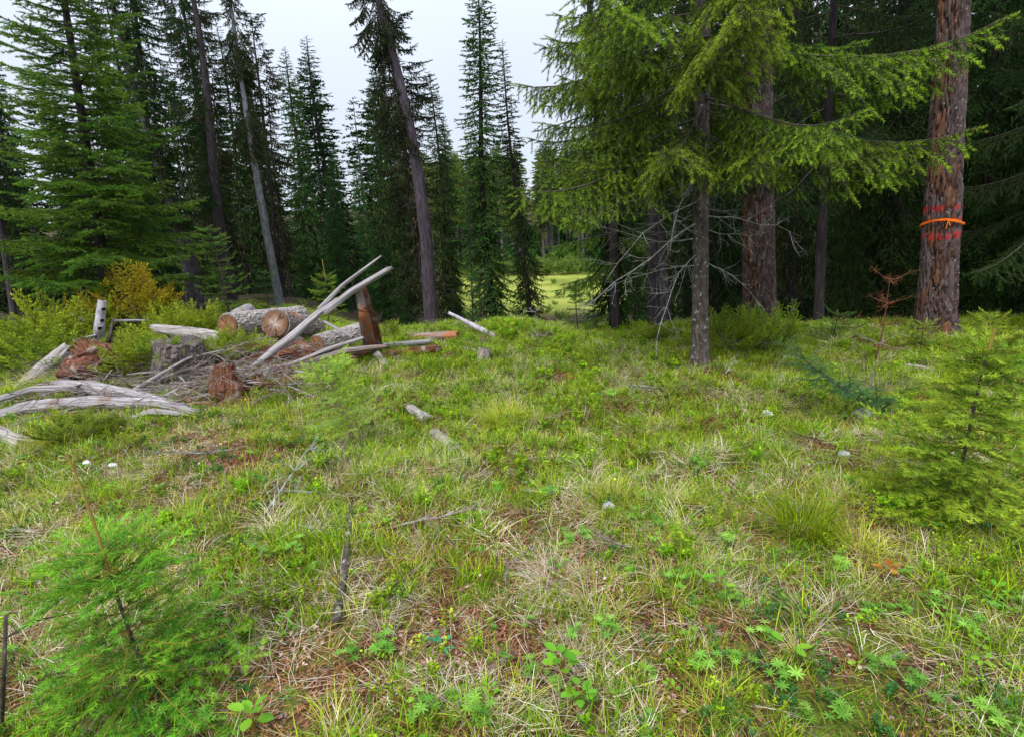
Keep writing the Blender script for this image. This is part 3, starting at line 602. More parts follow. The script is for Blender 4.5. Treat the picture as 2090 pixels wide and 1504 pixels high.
C('dark', 'spruce_tree', 'dark spruce seen between the big bright fir and the twin stemmed spruce', 260, 17, 150, -20, 0.8)
g2 = 'dark spruces standing close together behind the pile of logs'
for k, (b, d, tx, ty, w_) in enumerate([(430, 21, 330, 140, 0.8), (560, 22, 500, 330, 0.9), (640, 27, 610, 360, 1.0), (760, 26, 730, 330, 1.0), (840, 25, 820, 300, 0.9),
                                        (330, 22, 240, 120, 0.9), (170, 20, 70, 150, 0.9), (490, 27, 440, 300, 1.0)]):
    C(['dark', 'full'][k % 2], 'spruce_tree', 'dark spruce filling the shade behind the pile of logs', b, d, tx, ty, w_, group=g2)
# right stand
C('dark', 'spruce_tree', 'thin dark trunk with bright drooping boughs at the right edge of the meadow opening', 1256, 9.4, 1225, -320, 0.55, trunk_w=0.5)
C('ragged', 'spruce_tree', 'thin bare trunk between the meadow opening trunk and the lichened spruce trunk', 1362, 11, 1350, -260, 0.95, trunk_w=0.72)
g3 = 'dark spruces of the shaded stand on the right'
R3 = [(1300, 14, 1270, -150, 0.8), (1330, 18, 1300, -60, 0.9), (1400, 15, 1390, -300, 0.85), (1470, 13.5, 1465, -500, 0.8), (1500, 18, 1490, -200, 0.9), (1620, 12.5, 1640, -500, 0.75),
      (1640, 17, 1650, -350, 0.9), (1690, 20, 1700, -250, 0.9), (1760, 15, 1790, -160, 0.6), (1730, 12, 1760, -60, 0.6), (1800, 12, 1850, -500, 0.8), (1830, 18, 1860, -400, 0.9), (1900, 14, 1960, -700, 0.9),
      (1985, 11, 2060, -700, 0.8), (2010, 16, 2070, -500, 0.9), (2060, 12.5, 2150, -700, 0.9), (2110, 10, 2230, -900, 0.8), (2130, 18, 2230, -500, 0.9), (2220, 13, 2350, -800, 0.9),
      (1560, 23, 1560, -200, 1.0), (1440, 24, 1430, -120, 1.0), (1370, 26, 1350, -30, 1.0), (1880, 24, 1920, -300, 1.0), (2000, 24, 2060, -300, 1.0), (1760, 27, 1790, -40, 1.0), (2200, 9, 2360, -900, 0.75)]
for k, (b, d, tx, ty, w_) in enumerate(R3):
    C(['dark', 'dark', 'mossy'][k % 3], 'spruce_tree', 'dark spruce in the shaded stand behind the two big reddish trunks', b, d, tx, ty, w_, group=g3)

# far woods: one mass each
def merge_wood(name, pts, kinds, label):
    """many copies of simplified trees joined: a far wood nobody could count"""
    rng = np.random.default_rng(5); parts = []
    lod = []
    for s in range(3):
        tw = [needle_twig(rng, 6, 0.55, 0.36, 0, 50, 0)]
        B = {l: [bough(rng, l, tw, 0.42, n_side=int(3 + l * 2), sub=False, droop=0.3, up=0.15, hang=0.2, stems=False) for _ in range(2)] for l in (0.6, 1.3)}
        t_, ax, rf = trunk_arr(rng, 14, 0.16, sides=5, rings=6); t_.k[:] = 1
        c = crown_arr(rng, 14, kinds[0], lambda t: kinds[1] * (1 - t) ** 0.7 + 0.1, kinds[2], B, ax); c.k[:] = 0
        lod.append(join(t_, c))
    pts = np.array(pts); sel = rng.integers(0, 3, len(pts)); a = rng.uniform(0, 6.28, len(pts))
    for s in range(3):
        m = sel == s
        if m.any(): parts.append(place(lod[s], pts[m, :3], np.stack([np.cos(a[m]), np.sin(a[m]), 0 * a[m]], -1), np.array([[0, 0, 1.0]]), pts[m, 3], rng.uniform(-0.2, 0.3, m.sum())))
    w_ = join(*parts)
    tag(link(name, make_mesh(name, w_, [kinds[3], 'bark_far'])), label, 'wood', kind='stuff')
    return len(w_.T)
rw = np.random.default_rng(3); pts = []
for i in range(190):     # across the meadow, long bare trunks
    d = rw.uniform(77, 125); px = rw.uniform(820, 1420); q = P(px, 500, d); pts.append((q[0], q[1], float(hgt(q[0], q[1])), rw.uniform(0.85, 1.25)))
print('far', merge_wood('far_wood', pts, (6.0, 1.9, 60, 'far_green'), 'sunlit wood of bare grey trunks beyond the meadow'))
pts = []
for i in range(130):     # closing the view behind both stands
    px = rw.uniform(-250, 850) if i % 2 else rw.uniform(1330, 2350); d = rw.uniform(29, 42); q = P(px, 600, d)
    pts.append((q[0], q[1], float(hgt(q[0], q[1])), rw.uniform(0.75, 1.1) * (0.85 if px < 900 else 1.3)))
print('back', merge_wood('deep_wood', pts, (0.5, 2.3, 80, 'needle_dark'), 'dim depth of the spruce wood behind the nearer trees'))
def shrubs(name, pts, mat, label):
    rng = np.random.default_rng(8); tw = [needle_twig(rng, 6, 0.5, 0.3, 0, 50, 0)]
    b = join(*[xf(place(bough(rng, 1.0, tw, 0.25, n_side=6, sub=False, stems=False), [[0, 0, 0.1]], [[math.cos(a) * .6, math.sin(a) * .6, e]], [[0, 0, 1.0]], 1.0), 1) for a, e in zip(rng.uniform(0, 6.28, 14), rng.uniform(0.2, 1.6, 14))])
    pts = np.array(pts); a = rng.uniform(0, 6.28, len(pts))
    w_ = place(b, pts[:, :3], np.stack([np.cos(a), np.sin(a), 0 * a], -1), np.array([[0, 0, 1.0]]), pts[:, 3], rng.uniform(-0.2, 0.3, len(pts)))
    tag(link(name, make_mesh(name, w_, [mat])), label, 'shrubs', kind='stuff'); return len(w_.T)
pts = []
for i in range(190):
    d = rw.uniform(68, 78) if i < 130 else rw.uniform(24, 64); px = rw.uniform(880, 1330); q = P(px, 540, d)
    pts.append((q[0], q[1], float(hgt(q[0], q[1])), rw.uniform(0.6, 1.9) if i < 130 else rw.uniform(0.15, 0.6)))
up_ = []
for i in range(330):
    d = rw.uniform(79, 122); px = rw.uniform(840, 1400); q = P(px, 520, d); up_.append((q[0], q[1], float(hgt(q[0], q[1])), rw.uniform(1.2, 2.8)))
print('shrubs', shrubs('far_understory', up_, 'needle_mid', 'dark green understory beneath the bare trunks beyond the meadow'), shrubs('meadow_shrubs', pts, 'far_green', 'yellow green young larches and willows round the far edge of the meadow'))

# ------------------------------------------------------------------ the big trunks
def big_trunk(H, r0, seed, cells, detail_h=5.2, orange=0.0, orange_side=None):
    rings_d = int(detail_h / 0.022); z = np.concatenate([np.linspace(-0.3, detail_h, rings_d), np.linspace(detail_h, H, 60)[1:]])
    S = 190; th = np.linspace(0, 2 * np.pi, S, endpoint=False); TH, ZZ = np.meshgrid(th, z)
    rad = r0 * (1 - np.clip(ZZ, 0, H) / H * 0.85) ** 0.8
    butt = 0.28 * np.exp(-np.maximum(ZZ, 0) / 0.28) * (1 + 0.5 * np.sin(TH * 5 + seed) + 0.3 * np.sin(TH * 3 + 2 * seed))
    rad = rad * (1 + butt)
    u = TH / (2 * np.pi) * cells + 1.5 * (fbm(np.cos(TH) * 5 + 9, ZZ * 4 + np.sin(TH) * 5, seed, 4) - 0.5) * 2
    v = ZZ / 0.36 + 1.0 * (fbm(np.cos(TH) * 4 + 3, np.sin(TH) * 4 + ZZ * 2, seed + 4, 3) - 0.5) * 2
    F1, F2, ID = worley(u, v, cells, seed)
    e = F2 - F1; plate = sstep(0.03, 0.30, e)
    fine = fbm(u * 4, v * 3, seed + 8, 4) - 0.5; steps = np.floor(fbm(u * 1.2, v * 4.5, seed + 12, 4) * 8) / 8
    rad = rad + 0.034 * plate + 0.012 * fine + 0.020 * (steps - 0.5) + 0.010 * ID * plate - 0.02
    flake = np.clip(0.55 * ID + 0.65 * (fbm(u * 1.1, v * 0.8, seed + 20, 3) - 0.25) , 0, 1)
    if orange_side is not None:
        flake = flake + 0.20 * np.maximum(0, np.cos(TH - orange_side)) ** 2 * (fbm(u * .7, v * .3, seed + 31, 2) > 0.42)
    flake = np.clip(flake * (0.85 + orange) , 0, 1)
    V = np.stack([rad * np.cos(TH), rad * np.sin(TH), ZZ], -1).reshape(-1, 3)
    n = len(z); i = np.arange(n - 1)[:, None] * S; j = np.arange(S)[None]; j2 = (j + 1) % S
    T = np.concatenate([np.stack([i + j, i + j2, i + S + j2], -1).reshape(-1, 3), np.stack([i + j, i + S + j2, i + S + j], -1).reshape(-1, 3)])
    return A(V, T), dict(cell=flake.ravel(), edge=np.clip(e, 0, 1).ravel())
_high = [bough(rg, l, TW_C, 0.2, n_side=8, sub=False, droop=0.2, up=0.1, hang=0.2) for l in (2.0, 2.6)]
def high_crown(H, zb, n, seed):
    rng = np.random.default_rng(seed); a = np.arange(n) * 2.4; z = zb + (H - zb) * (np.arange(n) / n); s = 0.4 + 0.8 * (1 - np.arange(n) / n)
    e = rng.uniform(-0.2, 0.3, n); X = np.stack([np.cos(a) * np.cos(e), np.sin(a) * np.cos(e), np.sin(e)], -1)
    return place(_high[0], np.stack([0 * z, 0 * z, z], -1), X, np.array([[0, 0, 1.0]]), s)
def big_tree(label, bpx, by, d, tpx, tpy, r0, seed, cells, mat, **kw):
    q = P(bpx, by, d); base = np.array([q[0], q[1], float(hgt(q[0], q[1]))]); v = topv(tpx, tpy, base); Hh = np.linalg.norm(v)
    root = thing('larch_tree', label, 'tree', base, None, lean_quat(v))
    a, at = big_trunk(Hh, r0, seed, cells, **kw)
    link('trunk', make_mesh('big_trunk', a, [mat], True, at), root)
    link('crown', make_mesh('big_crown', high_crown(Hh, 6.0, 40, seed), ['needle_dark', 'stem_dark']), root)
    return root, base, v / Hh
T1, B1, D1 = big_tree('massive reddish trunk on the right with red paint dashes under an orange ribbon', 1908, 690, 7.4, 2012, -1150, 0.200, 3, 21, 'big_bark_paint', orange=-0.04, orange_side=math.pi * 1.15)
T2, B2, D2 = big_tree('massive orange barked trunk standing behind the lichened spruce, without ribbon or paint', 1551, 660, 8.4, 1541, -950, 0.215, 8, 23, 'big_bark', orange=-0.04, orange_side=math.pi)

# ribbon tied round the painted trunk
rb = thing('flagging_ribbon', 'bright orange plastic ribbon tied round the painted trunk', 'ribbon', B1 + D1 * 1.40, None, lean_quat(D1))
def strip(pts, nrm, w_, k=0):
    pts = np.array(pts); nrm = np.array(nrm, float); t = np.gradient(pts, axis=0); t /= np.linalg.norm(t, axis=1, keepdims=True)
    b = np.cross(t, nrm); b /= np.linalg.norm(b, axis=1, keepdims=True); w_ = np.broadcast_to(w_, (len(pts),))[:, None]
    V = np.concatenate([pts + b * w_ / 2 + nrm * 0.001, pts - b * w_ / 2 + nrm * 0.001, pts + b * w_ / 2 - nrm * 0.001, pts - b * w_ / 2 - nrm * 0.001]); n = len(pts); T = []
    for i in range(n - 1):
        T += [[i, i + 1, n + i + 1], [i, n + i + 1, n + i], [2 * n + i, 3 * n + i + 1, 2 * n + i + 1], [2 * n + i, 3 * n + i, 3 * n + i + 1]]
    return A(V, T)
th = np.linspace(0, 2 * np.pi, 49); sag = 0.06 * np.cos(th + math.pi * 0.72) + 0.015 * np.sin(th * 2)
rr = 0.222 + 0.005 * np.sin(th * 7)
link('band', make_mesh('ribbon_band', strip(np.stack([rr * np.cos(th), rr * np.sin(th), sag], -1), np.stack([np.cos(th), np.sin(th), 0 * th], -1), 0.026 + 0.006 * np.sin(th * 3)), ['ribbon']), rb)
ka = -1.95; kp = np.array([0.230 * math.cos(ka), 0.230 * math.sin(ka), float(np.interp(ka % (2 * math.pi), th, sag))])
kn = link('knot', make_mesh('ribbon_knot', tube([kp + [-.014, 0, 0], kp, kp + [.014, 0, 0]], [.006, .014, .006], 6), ['ribbon']), rb)
for dx, l in ((-0.03, 0.10), (0.02, 0.07)):
    s_ = np.linspace(0, 1, 6); pts = kp[None] + np.stack([dx * s_ ** 1.3, -0.006 - 0.01 * s_, -l * s_], -1)
    link('tail', make_mesh('ribbon_tail', strip(pts, np.repeat([[0.3, -0.95, 0]], 6, 0), 0.012), ['ribbon']), rb)

# ------------------------------------------------------------------ near spruce with the bottlebrush boughs
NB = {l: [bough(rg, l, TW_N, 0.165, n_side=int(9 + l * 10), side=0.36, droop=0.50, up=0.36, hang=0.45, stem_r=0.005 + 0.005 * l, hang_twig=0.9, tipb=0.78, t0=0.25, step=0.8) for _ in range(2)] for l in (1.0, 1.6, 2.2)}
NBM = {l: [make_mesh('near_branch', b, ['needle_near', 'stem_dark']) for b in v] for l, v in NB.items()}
DBM = [make_mesh('dead_branch', dead_arr(rg, 1.5, 0.008, 13, 2, 0.25), ['dead_twig']) for _ in range(4)]
def rot_x_to(d):
    d = Vector([float(v) for v in d]).normalized(); x = d; y = Vector((0, 0, 1)).cross(x)
    y = y.normalized() if y.length > 1e-4 else Vector((0, 1, 0)); z = x.cross(y)
    return Matrix((x, y, z)).transposed().to_quaternion()
def add_branch(parent, mesh, loc, az, el, s, name='branch', roll=0.0):
    o = link(name, mesh, parent, loc); o.rotation_mode = 'QUATERNION'
    o.rotation_quaternion = rot_x_to((math.cos(az) * math.cos(el), math.sin(az) * math.cos(el), math.sin(el))) @ Quaternion((1, 0, 0), roll)
    o.scale = (s,) * 3; return o
def near_spruce():
    q = P(1429, 745, 6.2); base = np.array([q[0], q[1], float(hgt(q[0], q[1]))])
    root = thing('spruce_tree', 'near spruce with flaky lichened trunk, bare silver twigs below and yellow green boughs above', 'tree', base, None, lean_quat((-0.035, 0.0, 1)))
    rng = np.random.default_rng(77); t_, ax, rf = trunk_arr(rng, 9.5, 0.074, sides=22, rings=150, bend=0.15, flare=0.45, rough=0.05)
    link('trunk', make_mesh('near_trunk', t_, ['bark_lichen'], True), root)
    az = 0.3; n = 84
    for i in range(n):
        t = (i + rng.random()) / n; z = 2.25 + 6.6 * t ** 1.15; az += 2.4 + rng.normal(0, 0.2)
        ln = (2.05 * (1 - 0.80 * t)) * rng.uniform(0.72, 1.08) * (0.8 if t < 0.03 else 1)
        if math.sin(az) < -0.75: ln *= 0.85
        if z < 4.2 and -1.05 < math.atan2(math.sin(az), math.cos(az)) < -0.15: continue
        kk = min(NBM, key=lambda q_: abs(q_ - ln))
        add_branch(root, NBM[kk][rng.integers(0, 2)], ax(np.array([z]))[0], az, R(rng.uniform(-12, 10) + 28 * t), ln / kk, roll=rng.normal(0, 0.1))
    # hand placed: the boughs reaching left over the meadow, right past the painted trunk and towards the viewer
    for z, a, e, s, kk in ((2.75, 185, 2, 0.74, 2.2), (3.15, 196, 8, 0.75, 2.2), (2.45, 203, -4, 0.85, 1.6), (2.65, -8, -3, 1.12, 2.2), (3.1, -14, 6, 1.1, 2.2),
                           (2.7, -75, -6, 0.85, 2.2), (2.6, -118, -8, 1.0, 1.6), (3.5, -92, 4, 0.8, 2.2), (3.0, -104, -2, 0.9, 1.6), (3.9, -80, 6, 0.85, 2.2), (3.3, 152, 4, 0.9, 2.2), (3.2, -100, 4, 0.85, 2.2), (2.3, 215, -16, 1.0, 1.0), (3.4, 225, 6, 0.9, 2.2)):
        add_branch(root, NBM[kk][rng.integers(0, 2)], ax(np.array([z]))[0], R(a), R(e), s, roll=rng.normal(0, 0.1))
    for z, a, e, s in ((1.92, 188, -2, 0.95), (1.55, 200, -18, 1.1), (1.25, 195, -24, 0.9), (1.75, 214, -10, 0.95), (1.38, 172, -16, 1.0), (1.85, -20, -4, 0.75), (1.6, 10, -8, 0.9), (1.15, -25, -22, 0.55),
                       (2.05, 165, 5, 1.0), (2.0, 225, -4, 0.8), (1.1, 208, -12, 0.7), (2.1, 30, -2, 0.9), (1.7, 245, -12, 0.55), (1.45, -60, -6, 0.6)):
        add_branch(root, DBM[rng.integers(0, 4)], ax(np.array([z]))[0], R(a), R(e), s, 'dead_branch', rng.uniform(0, 6))
near_spruce()
# dark inner boughs: a second spruce just behind, giving the near one its depth
def side_spruce(label, bpx, d, z0, seed, wide, H=9.0, r0=0.075, mats='needle_near', n=46):
    q = P(bpx, 700, d); base = np.array([q[0], q[1], float(hgt(q[0], q[1]))]); rng = np.random.default_rng(seed)
    root = thing('spruce_tree', label, 'tree', base, None, lean_quat((-0.04, 0, 1))); t_, ax, rf = trunk_arr(rng, H, r0, sides=14, rings=50, bend=0.3)
    link('trunk', make_mesh('side_trunk', t_, ['bark_mid'], True), root); az = rng.uniform(0, 6)
    M_ = {}
    for kk, v in NBM.items():
        M_[kk] = []
        for m in v:
            if mats != 'needle_near': m = m.copy(); m.materials[0] = MAT[mats]
            M_[kk].append(m)
    for i in range(n):
        t = (i + rng.random()) / n; z = z0 + (H - z0 - 0.5) * t; az += 2.4 + rng.normal(0, 0.2); ln = wide * (1 - 0.8 * t) * rng.uniform(0.7, 1.1)
        kk = min(M_, key=lambda q_: abs(q_ - ln)); add_branch(root, M_[kk][rng.integers(0, 2)], ax(np.array([z]))[0], az, R(rng.uniform(-18, 4) + 25 * t), ln / kk)
side_spruce('shaded spruce with hanging boughs, just behind and left of the lichened spruce', 1335, 8.6, 2.2, 5, 2.0, mats='needle_dark')
side_spruce('shaded spruce between the two massive reddish trunks, boughs hanging', 1668, 10.2, 2.7, 6, 2.1, 10.5, mats='needle_dark')
side_spruce('dark spruce with fine drooping boughs against the right edge of the photo', 2120, 8.2, 1.3, 9, 2.0, 9.5, mats='needle_dark', n=60)

# ------------------------------------------------------------------ bright fir on the left
LBM = {l: [make_mesh('fir_branch', b, ['needle_larch', 'stem_dark']) for b in v] for l, v in B_L4.items()}
def left_fir():
    q = P(228, 660, 10.0); base = np.array([q[0], q[1], float(hgt(q[0], q[1]))]); v = topv(38, -420, base); H = np.linalg.norm(v)
    root = thing('fir_tree', 'big bright green fir with long feathery boughs on the left, leaning out of the top', 'tree', base, None, lean_quat(v))
    rng = np.random.default_rng(55); t_, ax, rf = trunk_arr(rng, H, 0.085, sides=14, rings=50, bend=0.2)
    link('trunk', make_mesh('fir_trunk', t_, ['bark_mid'], True), root); az = 0; n = 180
    for i in range(n):
        t = (i + rng.random()) / n; z = 0.95 + (H - 1.2) * t; az += 2.4 + rng.normal(0, 0.2); ln = (0.28 + 1.55 * (1 - t) ** 0.9) * rng.uniform(0.72, 1.1)
        kk = min(LBM, key=lambda q_: abs(math.log(q_ / ln))); add_branch(root, LBM[kk][rng.integers(0, 3)], ax(np.array([z]))[0], az, R(rng.uniform(-10, 8) + 20 * t), ln / kk)
left_fir()
# bright drooping boughs of the trunk at the edge of the meadow opening
lb = [bough(rg, 1.1, TW_F, 0.13, n_side=12, side=0.4, droop=0.45, up=0.15, hang=0.5, hang_twig=0.9) for _ in range(2)]
lbm = [make_mesh('edge_branch', b, ['needle_larch', 'stem_dark']) for b in lb]
q = P(1256, 690, 9.1); eb = np.array([q[0], q[1], float(hgt(q[0], q[1]))])
te = thing('larch_tree', 'slim dark larch with bright green drooping boughs over the meadow opening', 'tree', eb, None, lean_quat((-0.05, 0, 1)))
rng_ = np.random.default_rng(4); t_, ax, rf = trunk_arr(rng_, 9, 0.07, bend=0.3); link('trunk', make_mesh('edge_trunk', t_, ['bark_mid'], True), te)
for z, a, e, s in ((1.55, 185, 12, 0.9), (0.95, 190, 8, 0.85), (1.0, 150, 5, 0.8), (0.35, 200, 10, 0.5), (2.3, 175, 15, 0.9), (2.0, 215, 5, 0.9), (2.8, 190, 10, 1.0), (3.3, 160, 10, 1.0), (1.5, 20, 5, 0.7), (2.5, -20, 5, 0.9),
                   (3.0, 240, 5, 0.9), (3.6, 200, 15, 0.9), (4.2, 180, 15, 0.8), (4.6, 120, 15, 0.8), (5.0, 250, 20, 0.7), (3.8, 60, 15, 0.8), (2.2, 100, 0, 0.8), (5.5, 190, 25, 0.7), (1.2, 235, 0, 0.6)):
    add_branch(te, lbm[rng_.integers(0, 2)], ax(np.array([z]))[0], R(a), R(e), s)

# ------------------------------------------------------------------ seedlings and saplings
TW_S = [needle_twig(rg, 64, 0.29, 0.034, 0.78, 66, 0.006, tipr=0.45) for _ in range(4)]       # combed fir needles, seen close
TW_S3 = [needle_twig(rg, 46, 0.31, 0.055, 0.75, 64, 0.007, tipr=0.45) for _ in range(4)]
TW_S2 = [needle_twig(rg, 44, 0.22, 0.05, 0.5, 58, 0.016, tipr=0.4) for _ in range(3)]
def seedling(name, label, base, H, wide, tiers, tw, mat, stem, dirv=(0, 0, 1), leader=0.3, tl=0.10, seed=0, z0=0.04, cat='sapling', up=(25, -5), per=5, group=None, droopk=0.2, rstem=0.011, ns=1.0, rz=0.0, nlen=3):
    rng = np.random.default_rng(seed); root = thing(name, label, cat, base, group, lean_quat(dirv, rz))
    zs = np.linspace(-0.05, H, 24); wob = rng.uniform(0, 6)
    cv = np.stack([0.012 * H * np.sin(zs / H * 5 + wob), 0.012 * H * np.cos(zs / H * 4 + wob), zs], -1)
    rs_ = rstem * (1.05 - 0.5 * np.clip(zs / H, 0, 1)); cut = int(24 * max(0.55, 1 - leader * 1.15))
    link('stem', make_mesh('seedling_stem', tube(cv[:cut + 1], rs_[:cut + 1], 7, 0), ['stem_dark' if stem == 'stem_orange' else stem], True), root)
    link('leader', make_mesh('seedling_leader', tube(cv[cut:], rs_[cut:], 7, 0), [stem], True), root)
    zt = z0 + (H * (1 - leader) - z0) * np.linspace(0, 1, tiers) ** 0.9; lens = {}
    for l in np.linspace(0.25, 1.0, nlen):
        ll = wide * l
        lens[ll] = [make_mesh('seedling_branch', bough(rng, ll, tw, tl, n_side=max(5, int(ll / tl * 1.9 * ns)), side=0.50, droop=droopk, up=droopk * 0.9, hang=0.08, stem_r=0.0010 + 0.0018 * ll, t0=0.05, sub=ll > 3.2 * tl, subp=0.4, jit=0.5, tipb=0.7, step=0.95), [mat, stem]) for _ in range(2)]
    az = rng.uniform(0, 6)
    for i, z in enumerate(zt):
        t = i / max(1, tiers - 1); n = per if i < tiers - 1 else max(3, per - 1)
        for k in range(n):
            az += 2 * math.pi / n + rng.normal(0, 0.18); ln = wide * (1.0 - 0.70 * t) * rng.uniform(0.75, 1.1); kk = min(lens, key=lambda q_: abs(q_ - ln))
            o = add_branch(root, lens[kk][rng.integers(0, 2)], (float(np.interp(z, zs, cv[:, 0])), float(np.interp(z, zs, cv[:, 1])), float(z + rng.normal(0, 0.012))), az, R(up[1] + (up[0] - up[1]) * t + rng.normal(0, 6)), ln / kk)
        az += 0.7
    return root
q = G(335, 1440); 
seedling('fir_seedling', 'bright green young fir in the lower left corner with a long bare leader', q, 1.0, 0.50, 8, TW_S, 'needle_seed', 'stem_orange', (-0.17, 0.05, 1), 0.38, 0.095, 1, 0.05, per=8, rstem=0.007, up=(20, -4))
q = G(1935, 1035)
seedling('fir_seedling', 'yellow green young fir near the right edge in front of the ribboned trunk', q, 0.97, 0.54, 10, TW_S3, 'needle_seed2', 'stem_orange', (0.10, 0.0, 1), 0.12, 0.10, 2, 0.06, per=9, rstem=0.010, up=(12, -6), ns=1.15)
q = G(740, 925)
seedling('larch_sapling', 'wispy pale green larch sapling with a thin curved grey stem in the middle grass', q, 0.74, 0.40, 9, [needle_twig(rg, 40, 0.24, 0.035, 0, 70, 0.01)], 'larch_soft', 'twig', (-0.30, 0.05, 1), 0.05, 0.085, 3, 0.20, per=6, rstem=0.006, up=(30, 5), ns=0.7)
q = P(466, 640, 10.3); q[2] = float(hgt(q[0], q[1]))
seedling('fir_sapling', 'light green young fir standing in front of the leaning trunk left of the sawn logs', q, 1.75, 0.50, 12, TW_S2, 'needle_larch', 'stem_dark', (-0.02, 0, 1), 0.06, 0.13, 4, 0.1, per=5, rstem=0.02, ns=0.8)
q = P(672, 660, 10.3); q[2] = float(hgt(q[0], q[1]))
seedling('spruce_sapling', 'small green spruce with a bare whip leader behind the leaning split beam', q, 1.22, 0.42, 7, TW_S2, 'needle_larch', 'stem_orange', (0.03, 0, 1), 0.28, 0.13, 5, 0.1, per=5, rstem=0.014, ns=0.8)
q = P(985, 690, 9.8); q[2] = float(hgt(q[0], q[1]))
seedling('spruce_sapling', 'small spruce growing behind the pale fallen pole in the middle', q, 1.05, 0.30, 8, TW_S2, 'needle_mid', 'stem_dark', (0, 0, 1), 0.08, 0.11, 6, 0.1, per=5, rstem=0.014, ns=0.8)
for k, (px, d, H_, lb_) in enumerate([(1178, 9.6, 0.75, 'left one of the two little dark spruces at the foot of the meadow opening'), (1213, 9.4, 0.62, 'right one of the two little dark spruces at the foot of the meadow opening'),
                                      (560, 11.2, 0.9, 'young spruce at the foot of the slender grey trunk'), (1085, 10.5, 0.0, ''), (1330, 10.2, 0.9, 'little spruce behind the crest, left of the lichened spruce trunk')]):
    if H_ == 0: continue
    q = P(px, 690, d); q[2] = float(hgt(q[0], q[1]))
    seedling('spruce_sapling', lb_, q, H_, 0.30, 7, TW_S2, 'needle_mid', 'stem_dark', (0, 0, 1), 0.08, 0.10, 20 + k, 0.06, per=5, rstem=0.012, ns=0.8)
# bluish fir lying over towards the left, flat sprays
q = G(1862, 862)
bf = thing('fir_sapling', 'blue green young fir bent over to the left behind the yellow green one', 'sapling', q); rq_ = np.random.default_rng(9)
link('stem', make_mesh('bent_stem', tube([[0, 0, -.05], [-.2, 0, .08], [-.5, .02, .25], [-.8, .03, .47], [-.98, .03, .62]], [.012, .011, .009, .006, .003], 7), ['stem_dark'], True), bf)
BB = [make_mesh('blue_branch', bough(rq_, l, TW_S2, 0.10, n_side=int(l * 22), side=0.45, droop=0.25, up=0.12, hang=0.15, stem_r=0.0025, t0=0.05, subp=0.7, tipb=0.6, step=0.85, jit=0.7), ['needle_blue', 'stem_dark']) for l in (0.50, 0.40)]
for k in range(40):
    t_ = 0.06 + 0.93 * k / 39; pz = (-.98 * t_, 0.02, 0.02 + .60 * t_ ** 1.35); az_ = 180 + (62 if k % 2 else -62) * (1.15 - .5 * t_) + rq_.normal(0, 8)
    add_branch(bf, BB[k % 2], pz, R(az_ if k % 4 else 90 + 180 * (k % 8 == 0)), R(20 + rq_.normal(0, 18)), (0.85 - .35 * t_), roll=rq_.normal(0, .5))
# small ones low by the painted trunk
for k, (px, py, H_, m_, lb_) in enumerate([(1880, 715, 0.32, 'needle_seed2', 'knee high yellow green fir at the foot of the painted trunk'), (2005, 735, 0.5, 'needle_seed2', 'young fir with golden tip just right of the painted trunk'),
                                           (1700, 700, 0.42, 'needle_blue', 'low blue green fir between the two massive trunks'), (2075, 790, 0.3, 'needle_seed', 'low green fir cut by the right edge of the photo')]):
    seedling('fir_sapling', lb_, G(px, py), H_, 0.42, 4, TW_S2, m_, 'stem_orange', (0.05 * (k - 1), 0, 1), 0.15, 0.10, 40 + k, 0.05, per=5, rstem=0.007, up=(25, 8))
# dead brown sapling with tiers of bare twigs
def dead_sapling(label, base, H, tiers, seed, dirv=(0, 0, 1), ln=0.34, mat='twig_red', leaves=True):
    rng = np.random.default_rng(seed); root = thing('dead_sapling', label, 'sapling', base, None, lean_quat(dirv))
    z = np.linspace(-.05, H, 14); link('stem', make_mesh('dead_stem', tube(np.stack([0.01 * np.sin(z * 5), 0 * z, z], -1), 0.010 * (1.1 - z / H), 6), [mat], True), root)
    for i in range(tiers):
        zz = H * (0.18 + 0.74 * i / max(1, tiers - 1))
        for k in range(4):
            l = ln * (1.15 - 0.6 * i / tiers) * rng.uniform(0.7, 1.1)
            a = dead_arr(rng, l, 0.004, 4, 1, -0.15)
            if leaves:
                m = 14; a2 = place(TW_S2[0], a.V[rng.integers(0, len(a.V), m)], rng.normal(0, 1, (m, 3)), np.array([[0, 0, 1.0]]), 0.05); a2.k[:] = 1; a = join(a, a2)
            add_branch(root, make_mesh('dead_twigs', a, [mat, 'rust_needles']), (0, 0, zz), k * 1.57 + i * 0.5 + rng.normal(0, .2), R(rng.uniform(-5, 12)), 1.0)
    return root
dead_sapling('dead brown sapling with bare crosswise twigs between the two massive trunks', G(1788, 742), 0.98, 4, 1, (0.06, 0, 1))
dead_sapling('bare grey sapling stem forked among the grass left of the yellow green fir', G(1770, 812), 0.55, 2, 2, (0.12, 0, 1), 0.45, 'twig', False)
dead_sapling('pair of bare pale twigs sticking up at the crest left of the meadow opening', G(1100, 700), 0.45, 2, 3, (-0.1, 0, 1), 0.3, 'dead_twig', False)

